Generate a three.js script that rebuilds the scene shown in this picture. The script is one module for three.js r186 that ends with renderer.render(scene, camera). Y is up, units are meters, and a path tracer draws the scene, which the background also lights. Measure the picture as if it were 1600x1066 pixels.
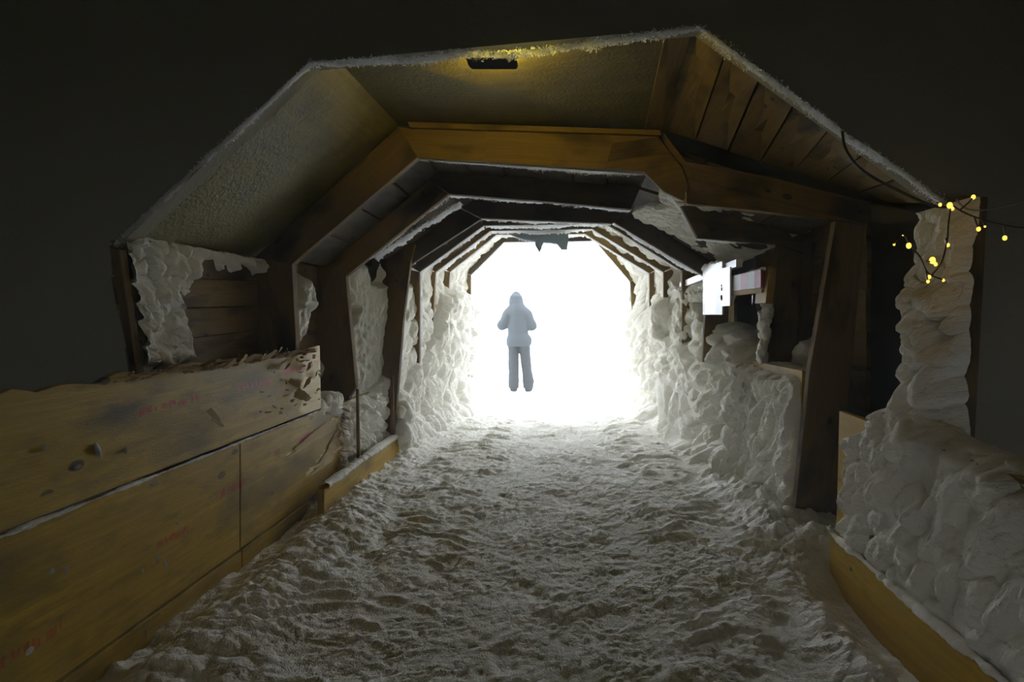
import * as THREE from 'three';
import { mergeGeometries, mergeVertices } from 'three/addons/utils/BufferGeometryUtils.js';
import { MarchingCubes } from 'three/addons/objects/MarchingCubes.js';

// ---------------------------------------------------------------- camera, sky, light, exposure
const F = 850, CX = 885, CY = 490, EYE = 1.4;                 // focal length and vanishing point of the photograph, eye height
const scene = new THREE.Scene();
const camera = new THREE.PerspectiveCamera(2 * Math.atan(533 / F) * 180 / Math.PI, 1600 / 1066, 0.05, 200);
camera.position.set(0, EYE, 0);
camera.lookAt(0, EYE, -10);
camera.setViewOffset(1600, 1066, 800 - CX, 533 - CY, 1600, 1066);
camera.updateProjectionMatrix();
scene.add(camera);

scene.background = new THREE.Color(0.96, 1.03, 1.17);           // white-out overcast
scene.backgroundIntensity = 8.5;
scene.fog = new THREE.FogExp2(new THREE.Color(0.96, 0.98, 1.0), 0.03);   // ice haze

const renderer = new THREE.WebGLRenderer({ antialias: true });
renderer.toneMapping = THREE.LinearToneMapping;
renderer.toneMappingExposure = 1.0;
renderer.shadowMap.enabled = true;

const UNSEEN_ROOM_LAMP = { color: new THREE.Color(1.0, 0.85, 0.42), power: 0.36 };    // unseen dim lamp behind the viewer, placed to lift the dark hall
const VAULT_LAMP = { color: new THREE.Color(1.0, 0.76, 0.07), power: 0.75 };     // yellow lamp under the first ceiling
const FAIRY = { color: new THREE.Color(1.0, 0.58, 0.08), power: 0.0004 };

// ---------------------------------------------------------------- helpers
const V = (x, y, z) => new THREE.Vector3(x, y, z);
const at = (px, py, d) => V((px - CX) / F * d, EYE - (py - CY) / F * d, -d);
function mulberry(a) { return () => { a |= 0; a = a + 0x6D2B79F5 | 0; let t = Math.imul(a ^ a >>> 15, 1 | a); t = t + Math.imul(t ^ t >>> 7, 61 | t) ^ t; return ((t ^ t >>> 14) >>> 0) / 4294967296; }; }
const rnd = mulberry(7);
const clamp = (x, a = 0, b = 1) => Math.min(b, Math.max(a, x)), lerp = (a, b, t) => a + (b - a) * t;
const sstep = (x, a, b) => { const t = clamp((x - a) / (b - a)); return t * t * (3 - 2 * t); };
function hash(i, j, s) { let h = Math.imul(i, 374761393) ^ Math.imul(j, 668265263) ^ Math.imul(s, 2147483647 ^ 1442695041); h = Math.imul(h ^ h >>> 13, 1274126177); h ^= h >>> 16; h = Math.imul(h, 2246822519); return ((h ^ h >>> 15) >>> 0) / 4294967296; }
function noise(x, y, s = 0) {
  const i = Math.floor(x), j = Math.floor(y), u = x - i, v = y - j, a = u * u * (3 - 2 * u), b = v * v * (3 - 2 * v);
  return lerp(lerp(hash(i, j, s), hash(i + 1, j, s), a), lerp(hash(i, j + 1, s), hash(i + 1, j + 1, s), a), b) * 2 - 1;
}
function fbm(x, y, n = 4, s = 0) { let r = 0, a = 1, t = 0; for (let k = 0; k < n; k++) { r += a * noise(x, y, s + k * 17); t += a; a *= 0.5; x = x * 2.03 + 5.1; y = y * 2.03 + 1.7; } return r / t; }
function bubble(x, y, s = 0) {                                  // overlapping round knobs, 0 to about 0.7
  const i = Math.floor(x), j = Math.floor(y); let m = 0;
  for (let a = -1; a < 2; a++) for (let b = -1; b < 2; b++) {
    const h = hash(i + a, j + b, s), dx = i + a + hash(i + a, j + b, s + 1) - x, dy = j + b + hash(i + a, j + b, s + 2) - y, r = 0.42 + 0.45 * h, q = 1 - (dx * dx + dy * dy) / (r * r);
    if (q > 0) { const w = r * Math.pow(q, 0.6) * (0.6 + 0.25 * h); if (w > m) m = w; }
  }
  return m;
}
const counts = {};
function numbered(n) { const k = counts[n] = (counts[n] ?? -1) + 1; return k ? n + '_' + String(k).padStart(3, '0') : n; }
function tag(o, label, category, group, kind) { o.userData = { label, category }; if (group) o.userData.group = group; if (kind) o.userData.kind = kind; return o; }
function thing(name, label, category, pos, group) { const g = new THREE.Group(); g.name = numbered(name); if (pos) g.position.copy(pos); scene.add(g); return tag(g, label, category, group); }
function setting(name) { const g = new THREE.Group(); g.name = numbered(name); g.userData = { kind: 'structure' }; scene.add(g); return g; }
function mesh(name, geo, mat, parent = scene) { const m = new THREE.Mesh(geo, mat); m.name = parent === scene ? numbered(name) : name; m.castShadow = m.receiveShadow = true; parent.add(m); return m; }
function recentre(g) { // children keep their places while the thing's origin moves to its base
  const b = new THREE.Box3().setFromObject(g), c = b.getCenter(V(0, 0, 0)); c.y = b.min.y;
  if (g.isMesh) g.geometry.translate(-c.x, -c.y, -c.z); else for (const k of g.children) k.position.sub(c);
  g.position.add(c); return g;
}

// Boards: uv in metres with the grain along dir
function grain(g, dir, off = rnd() * 7) {
  const p = g.attributes.position, n = g.attributes.normal, uv = new Float32Array(p.count * 2), d = dir.clone().normalize(), a = V(), b = V(), c = V(), off2 = rnd() * 5;
  for (let i = 0; i < p.count; i++) { a.fromBufferAttribute(p, i); b.fromBufferAttribute(n, i); c.crossVectors(b, d); if (c.lengthSq() < 0.1) c.set(0.3, 0.8, 0.5); uv[2 * i] = a.dot(d) + off; uv[2 * i + 1] = a.dot(c.normalize()) + off2; }
  g.setAttribute('uv', new THREE.BufferAttribute(uv, 2)); return g;
}
function cutBoard(pts, d, th, dir, off) {                          // pts: photograph points of the front face at distance d
  const w = pts.map(([x, y]) => at(x, y, d)), s = new THREE.Shape(w.map((q) => new THREE.Vector2(q.x, q.y)));
  const g = new THREE.ExtrudeGeometry(s, { depth: th - 0.006, bevelEnabled: true, bevelThickness: 0.003, bevelSize: 0.003, bevelOffset: -0.003, bevelSegments: 1 });
  g.translate(0, 0, -d - th + 0.003);
  return grain(g, dir ?? w[1].clone().sub(w[0]), off);
}
function slab(a, b, c, d, th, dir, uvOff) {                        // four corners of the visible face, thickness away from it
  const n = b.clone().sub(a).cross(d.clone().sub(a)).normalize().multiplyScalar(-th), q = [a, b, c, d, ...[a, b, c, d].map((p) => p.clone().add(n))];
  const f = [[0, 1, 2, 3], [7, 6, 5, 4], [1, 0, 4, 5], [2, 1, 5, 6], [3, 2, 6, 7], [0, 3, 7, 4]], pos = [];
  for (const [i, j, k, l] of f) for (const m of [i, j, k, i, k, l]) pos.push(q[m].x, q[m].y, q[m].z);
  const g = new THREE.BufferGeometry(); g.setAttribute('position', new THREE.Float32BufferAttribute(pos, 3)); g.computeVertexNormals();
  return grain(g, dir ?? b.clone().sub(a), uvOff);
}
function sheet(nu, nv, fn, keep, flip) {                                 // grid surface; fn(i/nu, j/nv) gives a point, keep(...) drops cells
  const pos = new Float32Array((nu + 1) * (nv + 1) * 3), idx = [], uv = new Float32Array((nu + 1) * (nv + 1) * 2), on = keep ? new Uint8Array((nu + 1) * (nv + 1)) : null;
  for (let j = 0, k = 0; j <= nv; j++) for (let i = 0; i <= nu; i++, k++) { const p = fn(i / nu, j / nv); pos[3 * k] = p.x; pos[3 * k + 1] = p.y; pos[3 * k + 2] = p.z; uv[2 * k] = p.u ?? p.z; uv[2 * k + 1] = p.v ?? p.y; if (on) on[k] = p.on ? 1 : 0; }
  for (let j = 0; j < nv; j++) for (let i = 0; i < nu; i++) {
    const a = j * (nu + 1) + i, b = a + 1, c = a + nu + 1, d = c + 1;
    if (on && !(on[a] || on[b] || on[c] || on[d])) continue;
    flip ? idx.push(a, d, b, a, c, d) : idx.push(a, b, d, a, d, c);
  }
  const g = new THREE.BufferGeometry(); g.setAttribute('position', new THREE.BufferAttribute(pos, 3)); g.setAttribute('uv', new THREE.BufferAttribute(uv, 2)); g.setIndex(idx); g.computeVertexNormals();
  return g;
}
function tube(points, r, seg = 40, rad = 7) { return new THREE.TubeGeometry(new THREE.CatmullRomCurve3(points), seg, r, rad, false); }

// ---------------------------------------------------------------- materials
function dataTexture(w, h, fn, srgb = true) {
  const d = new Uint8Array(w * h * 4);
  for (let y = 0, k = 0; y < h; y++) for (let x = 0; x < w; x++, k += 4) { const c = fn(x / w, y / h); d[k] = clamp(c[0]) * 255; d[k + 1] = clamp(c[1]) * 255; d[k + 2] = clamp(c[2]) * 255; d[k + 3] = 255; }
  const t = new THREE.DataTexture(d, w, h); t.wrapS = t.wrapT = THREE.RepeatWrapping; t.magFilter = THREE.LinearFilter; t.minFilter = THREE.LinearMipmapLinearFilter; t.generateMipmaps = true;
  if (srgb) t.colorSpace = THREE.SRGBColorSpace; t.needsUpdate = true; return t;
}
// wood: period 3 m along the grain, 0.8 m across
function woodTone(u, v, s) {
  const x = u * 3, y = v * 0.8 + 0.02 * fbm(x * 1.3, v * 3, 2, s + 3);
  let g = 0.5 + 0.28 * fbm(x * 1.1, y * 70, 3, s) + 0.22 * fbm(x * 9, y * 260, 2, s + 9), knot = 0;
  for (let k = 0; k < 9; k++) {
    const kx = hash(k, 1, s) * 3, ky = hash(k, 2, s) * 0.8, r = 0.008 + 0.012 * hash(k, 3, s), dx = (x - kx) * 0.6, dy = v * 0.8 - ky, q = Math.hypot(dx, dy) / r;
    if (q < 4) { knot = Math.max(knot, 1 - sstep(q, 0.7, 1.2)); g += 0.14 * Math.sin(q * 6) * Math.exp(-q * 0.7); }
  }
  return [g, knot];
}
const edge = (u) => Math.min(u, 1 - u);
function woodTexture(s, light, dark, stain) {
  return dataTexture(1024, 512, (u, v) => {
    let [g, k] = woodTone(u, v, s); const m = clamp(1 - stain * Math.max(0, fbm(u * 9, v * 5, 4, s + 30) * 1.6)), f = sstep(edge(v), 0, 0.02) * 0.15 + 0.85;
    const c = [0, 1, 2].map((i) => lerp(dark[i], light[i], clamp(g)) * m * f); return k ? c.map((x) => x * (1 - 0.65 * k)) : c;
  });
}
const fineNoise = dataTexture(512, 512, (u, v) => { const a = 0.5 + 0.5 * fbm(u * 64, v * 64, 3, 5); return [a, a, a]; }, false);
const snowRelief = dataTexture(1024, 1024, (u, v) => { // grains and small clods; covers half a metre
  const W = (x, y, n) => { const k = (q) => ((q % n) + n) % n, i = Math.floor(x), j = Math.floor(y); let m = 0; for (let a = -1; a < 2; a++) for (let b = -1; b < 2; b++) { const p = k(i + a), q = k(j + b), h = hash(p, q, n), r = 0.4 + 0.55 * h, dx = i + a + hash(p, q, n + 1) - x, dy = j + b + hash(p, q, n + 2) - y, e = 1 - (dx * dx + dy * dy) / (r * r); if (e > 0) m = Math.max(m, r * Math.sqrt(e) * (0.5 + 0.5 * h)); } return m; };
  const c = W(u * 22, v * 22, 22), a = 0.5 * c * (0.4 + 0.6 * hash(Math.floor(u * 22), Math.floor(v * 22), 4)) + 0.35 * W(u * 60, v * 60, 60) + 0.25 * W(u * 150, v * 150, 150); return [a, a, a]; }, false);
const woodRelief = dataTexture(1024, 512, (u, v) => { const [g, k] = woodTone(u, v, 11); const a = g * 0.8 - 0.3 * k; return [a, a, a]; }, false);
const reps = (t, x, y) => { const c = t.clone(); c.repeat.set(x, y); c.needsUpdate = true; return c; };
const timberMap = reps(woodTexture(11, [0.56, 0.47, 0.28], [0.41, 0.33, 0.18], 0.5), 1 / 3, 1 / 0.8);
const greyMap = reps(woodTexture(23, [0.42, 0.38, 0.31], [0.29, 0.26, 0.2], 0.5), 1 / 3, 1 / 0.8);
const relief = reps(woodRelief, 1 / 3, 1 / 0.8);
const wood = (map, o = {}) => new THREE.MeshPhysicalMaterial({ map, bumpMap: relief, bumpScale: 0.0015, roughness: 0.75, specularIntensity: 0.4, ...o });
const M = {
  timber: [1, 0.86, 1.12, 0.95].map((k) => wood(timberMap, { color: new THREE.Color(k, k, k * 0.96) })),
  grey: [1, 0.85].map((k) => wood(greyMap, { color: new THREE.Color(k, k, k) })),
  pale: wood(reps(woodTexture(41, [0.8, 0.72, 0.55], [0.68, 0.58, 0.4], 0.2), 1 / 3, 1 / 0.8)),
  yellow: wood(reps(woodTexture(51, [0.76, 0.63, 0.2], [0.62, 0.49, 0.12], 0.35), 1 / 3, 1 / 0.8), { roughness: 0.55 }),
  dark: new THREE.MeshStandardMaterial({ color: new THREE.Color(0.26, 0.25, 0.19), roughness: 0.95, bumpMap: reps(fineNoise, 1, 1), bumpScale: 0.002 }),
  frosted: new THREE.MeshPhysicalMaterial({ map: reps(dataTexture(1024, 1024, (u, v) => {
    const a = 0.5 + 0.5 * fbm(u * 12, v * 12, 3, 71), sp = hash(Math.floor(u * 1024), Math.floor(v * 1024), 3) , st = 0.5 + 0.5 * fbm(u * 3, v * 90, 3, 75);
    const g = 0.28 + 0.12 * a + 0.1 * st + (sp > 0.9 ? 0.2 * (sp - 0.9) * 10 : 0); return [g, g * 0.91, g * 0.36];
  }), 0.6, 0.6), roughness: 0.6, bumpMap: reps(fineNoise, 1.2, 1.2), bumpScale: 0.004 }),
  snow: new THREE.MeshPhysicalMaterial({ color: new THREE.Color(0.88, 0.858, 0.765), roughness: 0.9, bumpMap: reps(snowRelief, 2, 2), bumpScale: 0.006, specularIntensity: 0.3 }),
  frost: new THREE.MeshPhysicalMaterial({ color: new THREE.Color(0.95, 0.96, 0.97), roughness: 0.92, transmission: 0.85, thickness: 0 }),
  ice: new THREE.MeshPhysicalMaterial({ color: 0xffffff, roughness: 0.15, transmission: 1, thickness: 0.02, ior: 1.31 }),
  cable: new THREE.MeshStandardMaterial({ color: new THREE.Color(0.02, 0.02, 0.02), roughness: 0.35 }),
  greyCable: new THREE.MeshStandardMaterial({ color: new THREE.Color(0.25, 0.26, 0.25), roughness: 0.35 }),
  metal: new THREE.MeshStandardMaterial({ color: new THREE.Color(0.5, 0.5, 0.48), roughness: 0.35, metalness: 1 }),
  black: new THREE.MeshPhysicalMaterial({ color: new THREE.Color(0.02, 0.02, 0.02), roughness: 0.95, specularIntensity: 0.1 }),
  white: new THREE.MeshPhysicalMaterial({ color: new THREE.Color(0.86, 0.86, 0.88), roughness: 0.3, clearcoat: 0.6, clearcoatRoughness: 0.25 }),
  bulb: new THREE.MeshStandardMaterial({ color: new THREE.Color(0.9, 0.6, 0.2), emissive: FAIRY.color, emissiveIntensity: 2.2 }),
};
// ---------------------------------------------------------------- shape of the tunnel: opening of each arch, traced corner by corner
// corners: left foot, left shoulder, left top, right top, right shoulder, right foot
const ARCH = [
  { d: 2.35, p: [[215, 590], [182, 388], [487, 97], [1093, 42], [1478, 320], [1465, 650]] },
  { d: 3.5, p: [[464, 620], [455, 413], [650, 247], [1008, 268], [1305, 346], [1243, 830]] },
  { d: 4.4, p: [[556, 620], [540, 430], [700, 303], [985, 326], [1215, 381], [1185, 560]] },
  { d: 5.2, p: [[618, 640], [640, 412], [752, 341], [955, 348], [1105, 432], [1095, 580]] },
  { d: 6.0, p: [[655, 600], [655, 425], [755, 352], [945, 348], [1066, 423], [1066, 560]] },
  { d: 6.7, p: [[672, 600], [680, 425], [766, 360], [925, 357], [1037, 425], [1037, 560]] },
  { d: 7.3, p: [[695, 600], [702, 425], [775, 366], [914, 365], [1015, 427], [1015, 560]] },
  { d: 7.9, p: [[738, 600], [735, 430], [787, 378], [930, 376], [985, 440], [990, 600]] },
];
for (const a of ARCH) a.w = a.p.map(([x, y]) => at(x, y, a.d));
function ring(d) {
  let k = 1; while (k < ARCH.length - 1 && ARCH[k].d < d) k++;
  const a = ARCH[k - 1], b = ARCH[k], t = (d - a.d) / (b.d - a.d);
  return a.w.map((p, i) => [lerp(p.x, b.w[i].x, t), lerp(p.y, b.w[i].y, t)]);
}
const upL = 2.3;

// ---------------------------------------------------------------- the dark hall round the viewer
const hall = (name, w, h, d, x, y, z) => { const m = mesh(name, new THREE.BoxGeometry(w, h, d), M.dark); m.position.set(x, y, z); m.userData = { kind: 'structure' }; return m; };
hall('wall_back', 10.4, 4.2, 0.2, 0, 2.0, 3.6);
hall('wall_side_left', 0.2, 4.2, 6.0, -5.1, 2.0, 0.6);
hall('wall_side_right', 0.2, 4.2, 6.0, 5.1, 2.0, 0.6);
hall('ceiling_hall', 10.4, 0.2, 6.2, 0, 4.0, 0.6);
{
  const s = new THREE.Shape([[-5.2, -0.3], [5.2, -0.3], [5.2, 4.1], [-5.2, 4.1]].map((q) => new THREE.Vector2(...q)));
  const w = ARCH[0].w, hole = [[-1.84, -0.2], ...w.slice(0, 5).map((p) => [p.x, p.y]), [1.64, -0.2]];
  s.holes.push(new THREE.Path(hole.map((q) => new THREE.Vector2(...q))));
  const g = new THREE.ExtrudeGeometry(s, { depth: 0.08, bevelEnabled: false }); g.translate(0, 0, -2.43);
  const front = setting('wall_front'); mesh('wall_face', g, M.dark, front);
}
{ // outer cover of the tunnel, out of view, placed to stop daylight leaking in
  const s = new THREE.Shape([[-7, -0.4], [7, -0.4], [7, 5], [-7, 5]].map((q) => new THREE.Vector2(...q)));
  s.holes.push(new THREE.Path([[-2.3, -0.3], [-2.3, 1.95], [-1.3, 2.9], [0.85, 2.95], [2.35, 2.3], [2.35, -0.3]].map((q) => new THREE.Vector2(...q))));
  const g = new THREE.ExtrudeGeometry(s, { depth: 5.57, bevelEnabled: false }); g.translate(0, 0, -8.0);
  const m = mesh('unseen_cover', g, M.dark); m.userData = { kind: 'structure' };
  const e = new THREE.Shape([[-7, -0.4], [7, -0.4], [7, 5], [-7, 5]].map((q) => new THREE.Vector2(...q)));
  const r = ring(7.9); e.holes.push(new THREE.Path([[r[0][0] - 0.15, -0.3], [r[1][0] - 0.15, r[1][1]], [r[2][0] - 0.08, r[2][1] + 0.1], [r[3][0] + 0.1, r[3][1] + 0.1], [r[4][0] + 0.15, r[4][1]], [r[5][0] + 0.15, -0.3]].map((q) => new THREE.Vector2(...q))));
  const g2 = new THREE.ExtrudeGeometry(e, { depth: 0.25, bevelEnabled: false }); g2.translate(0, 0, -8.3);
  const m2 = mesh('unseen_exit_wall', g2, M.snow); m2.userData = { kind: 'structure' };  // out of view, closes the cover round the exit against stray daylight
}

// ---------------------------------------------------------------- trodden snow floor
function floorHeight(x, d) {
  const wob = 0.12 * fbm(d * 0.7, 3, 2, 50), L = -x + wob, R = x + wob;
  let h = 0.014 * fbm(x * 2.2, d * 2.2, 3, 51) + 0.013 * fbm(x * 7, d * 9, 3, 52) + 0.006 * fbm(x * 30, d * 36, 2, 53);
  const clod = sstep(fbm(x * 3, d * 3, 2, 54), -0.15, 0.35); h += 0.016 * clod * bubble(x * 17, d * 21, 55);
  h += 0.011 * bubble(x * 33 + 3, d * 40, 56) * (0.3 + 0.7 * sstep(fbm(x * 5, d * 5, 2, 57), -0.2, 0.3));
  h -= 0.02 * sstep(fbm(x * 4.5 + 9, d * 3.6, 2, 58), 0.22, 0.5);                                         // footprints
  const ridge = (c, w, ph, sd) => {                                                                        // broken caterpillar tracks
    const m = sstep(w - Math.abs(x - c) + 0.1 * fbm(x * 2, d * 3, 2, sd + 8), 0, 0.16), bend = 0.2 * ((x - c) / w) ** 2, p = (d + bend + 0.09 * fbm(x * 3.5, d * 3, 3, sd)) / 0.115 + ph;
    const q = 1 - Math.abs((p - Math.floor(p)) * 2 - 1), on = sstep(fbm(x * 4, d * 5, 3, sd + 4), -0.28, 0.22); return m * on * (0.6 + 0.8 * noise(x * 7, Math.floor(p), sd + 5)) * (0.03 * sstep(q, 0.25, 0.95) - 0.01);
  };
  h += ridge(-0.98, 0.44, 0, 60) + ridge(0.82, 0.4, 0.4, 66);
  const bl = sstep(L, 1.15, lerp(1.5, 1.72, sstep(d, 3.6, 4.2))) * (1 - 0.72 * sstep(-x, 1.5, 1.7) * (1 - sstep(d, 3.4, 3.9))), br = sstep(R, 1.02, lerp(1.42, 1.3, sstep(d, 3, 8))) * (1 - 0.95 * sstep(x, 1.12, 1.34) * (1 - sstep(d, 2.75, 3.2)));
  h -= 0.085 * sstep(x, 1.1, 1.36) * (1 - sstep(d, 2.5, 3.0));
  h += bl * (0.07 + 0.06 * fbm(x * 3, d * 1.8, 3, 70)) + br * (0.08 + 0.06 * fbm(x * 3, d * 1.8, 3, 71));
  const lum = (bl + br) * (1 - 0.3 * bl); h += lum * (0.075 * bubble(x * 6, d * 7, 72) + 0.045 * bubble(x * 14, d * 16, 73) + 0.02 * bubble(x * 30, d * 32, 74));
  return h * 0.9;
}
{
  const rows = []; for (let d = 0.9; d < 8.4; d *= 1.0034) rows.push(d); rows.push(8.4);
  const x0 = -2.1, x1 = 2.15, g = sheet(660, rows.length - 1, (u, v) => { const d = rows[Math.round(v * (rows.length - 1))], x = lerp(x0, x1, u); return { x, y: floorHeight(x, d), z: -d, u: x, v: d }; });
  const fl = setting('floor'); mesh('trodden_snow', g, M.snow, fl);
  const b = mesh('floor_bed', new THREE.BoxGeometry(10.4, 0.2, 12.3), M.dark, fl); b.position.set(0, -0.34, -2.35);
  const r2 = []; for (let d = 8.4; d < 17; d *= 1.009) r2.push(d);
  const og = sheet(360, r2.length - 1, (u, v) => { const d = r2[Math.round(v * (r2.length - 1))], x = lerp(-7, 7, u); return { x, y: 0.5 * (floorHeight(clamp(x, -1.1, 1.0), d) + 0.02 * fbm(x, d, 3, 80) + 0.03 * bubble(x * 4, d * 4, 81)) * sstep(d, 8, 8.6) + floorHeight(clamp(x, -1.1, 1), d) * (1 - sstep(d, 8.4, 9)) * 0.5, z: -d, u: x, v: d }; });
  const gr = mesh('ground', og, M.snow); gr.userData = { kind: 'structure' };
  const bed = mesh('ground_far', new THREE.BoxGeometry(34, 0.2, 20), M.snow); bed.position.set(0, -0.16, -18.3); bed.userData = { kind: 'structure' };
}

// ---------------------------------------------------------------- first bay: frosted boards overhead and plank walls
const ceilingBay = setting('ceiling'), wallLeft = setting('wall_left'), wallRight = setting('wall_right');
const A0 = ARCH[0].w, o1 = [[400, 400], [624, 197], [1036, 203], [1392, 318]].map(([x, y]) => at(x, y, 3.56));
{
  const z1 = (a, b, s, t) => a.clone().lerp(b, s);
  const lift = V(0, 0.12, 0), back = (k) => A0[k].clone().lerp(o1[k - 1], 0.075), LC0 = back(1), TL0 = back(2).add(lift), TR0 = back(3).add(lift), RC0 = back(4), [LC1, TL1, TR1, RC1] = o1;
  mesh('plywood_panel', slab(LC0, LC1, TL1, TL0, 0.03, V(0, 0, -1)), M.frosted, ceilingBay);
  const cut = 0.93, A = TL0.clone().lerp(TR0, cut), B = TL1.clone().lerp(TR1, cut);
  mesh('plywood_panel', slab(TL0, TL1, B, A, 0.03, V(1, 0, 0)), M.frosted, ceilingBay);
  mesh('batten', slab(A.clone().add(V(0, -0.02, 0)), B.clone().add(V(0, -0.02, 0)), TR1.clone().add(V(0, -0.02, 0)), TR0.clone().add(V(0, -0.02, 0)), 0.05, V(0, 0, -1)), M.timber[1], ceilingBay);
  for (let k = 0, n = 7; k < n; k++) {
    const a = k / n + 0.004, b = (k + 1) / n - 0.004, dz = V(0, (hash(k, 1, 9) - 0.5) * 0.012, 0), P = (s, t) => TR0.clone().lerp(RC0, s).lerp(TR1.clone().lerp(RC1, s), t).add(dz);
    mesh('plank', slab(P(a, 0), P(a, 1), P(b, 1), P(b, 0), 0.028, V(0, 0, -1)), M.timber[[0, 3, 1, 0, 2, 3, 0][k]], ceilingBay);
  }
  // left wall planks between the front wall and the first arch
  for (let k = 0, n = 5; k < n; k++) {
    const y0 = lerp(0.95, 1.72, k / n) + 0.003, y1 = lerp(0.95, 1.72, (k + 1) / n) - 0.003, j = (hash(k, 3, 9) - 0.5) * 0.012, x0 = (y) => lerp(-1.84, -1.945, sstep(y, 1, 1.7)) + j, x1 = -1.99 + j;
    mesh('plank', slab(V(x0(y0), y0, -2.35), V(x1, y0 + 0.04, -3.56), V(x1, y1 + 0.04, -3.56), V(x0(y1), y1, -2.35), 0.03, V(0, 0, -1)), M.timber[[0, 2, 3, 0, 1][k]], wallLeft);
  }
  // left wall planks of the second and third bay, behind the posts
  for (const [d0, d1] of [[3.6, 4.4], [4.46, 5.3]]) for (let k = 0; k < 4; k++) {
    const y0 = 0.7 + k * 0.27, y1 = y0 + 0.264, j = hash(k, 7, 9) * 0.012;
    mesh('plank', slab(V(-2.02 + j, y0, -d0), V(-2.02 + j, y0, -d1), V(-2.02 + j, y1, -d1), V(-2.02 + j, y1, -d0), 0.03, V(0, 0, -1)), M.timber[(k + 1) % 4], wallLeft);
  }
  // right wall boards behind the second arch
  for (const [d0, d1] of [[3.6, 4.4], [4.46, 5.2], [5.26, 6]]) for (let k = 0; k < 5; k++) {
    const y0 = 0.75 + k * 0.27, y1 = y0 + 0.264, j = hash(k, 8, 9) * 0.012, x = lerp(2.0, 1.6, sstep((d0 + d1) / 2, 3.8, 6)) - j;
    mesh('plank', slab(V(x, y0, -d0), V(x, y1, -d0), V(x, y1, -d1), V(x, y0, -d1), 0.03, V(0, 0, -1)), M.timber[k % 4], wallRight);
  }
  // boards of the vault over every further bay
  for (let k = 1; k < 7; k++) {
    const a = ARCH[k], b = ARCH[k + 1], d0 = a.d + 0.07, d1 = b.d - 0.004, ra = ring(a.d), rb = ring(b.d), off = k < 3 ? 0.17 : 0.11, out = [[-1, 0.35], [-0.45, 1], [0.45, 1], [1, 0.4]];
    const P = (r, i, d) => V(r[i + 1][0] + out[i][0] * off, r[i + 1][1] + out[i][1] * off, -d);
    for (let sg = 0; sg < 3; sg++) for (let m = 0, n = sg === 1 ? 6 : 4; m < n; m++) {
      const u0 = m / n + 0.006, u1 = (m + 1) / n - 0.006, q = (u, d, r) => P(r, sg, d).lerp(P(r, sg + 1, d), u).add(V(0, (hash(m, k, 31 + sg) - 0.5) * 0.014, 0));
      mesh('plank', slab(q(u0, d0, ra), q(u0, d1, rb), q(u1, d1, rb), q(u1, d0, ra), 0.028, V(0, 0, -1)), (k < 3 ? [M.grey[1], M.grey[0]] : [M.timber[3], M.timber[1]])[(m + k) % 2], ceilingBay);
    }
  }
}

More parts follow.
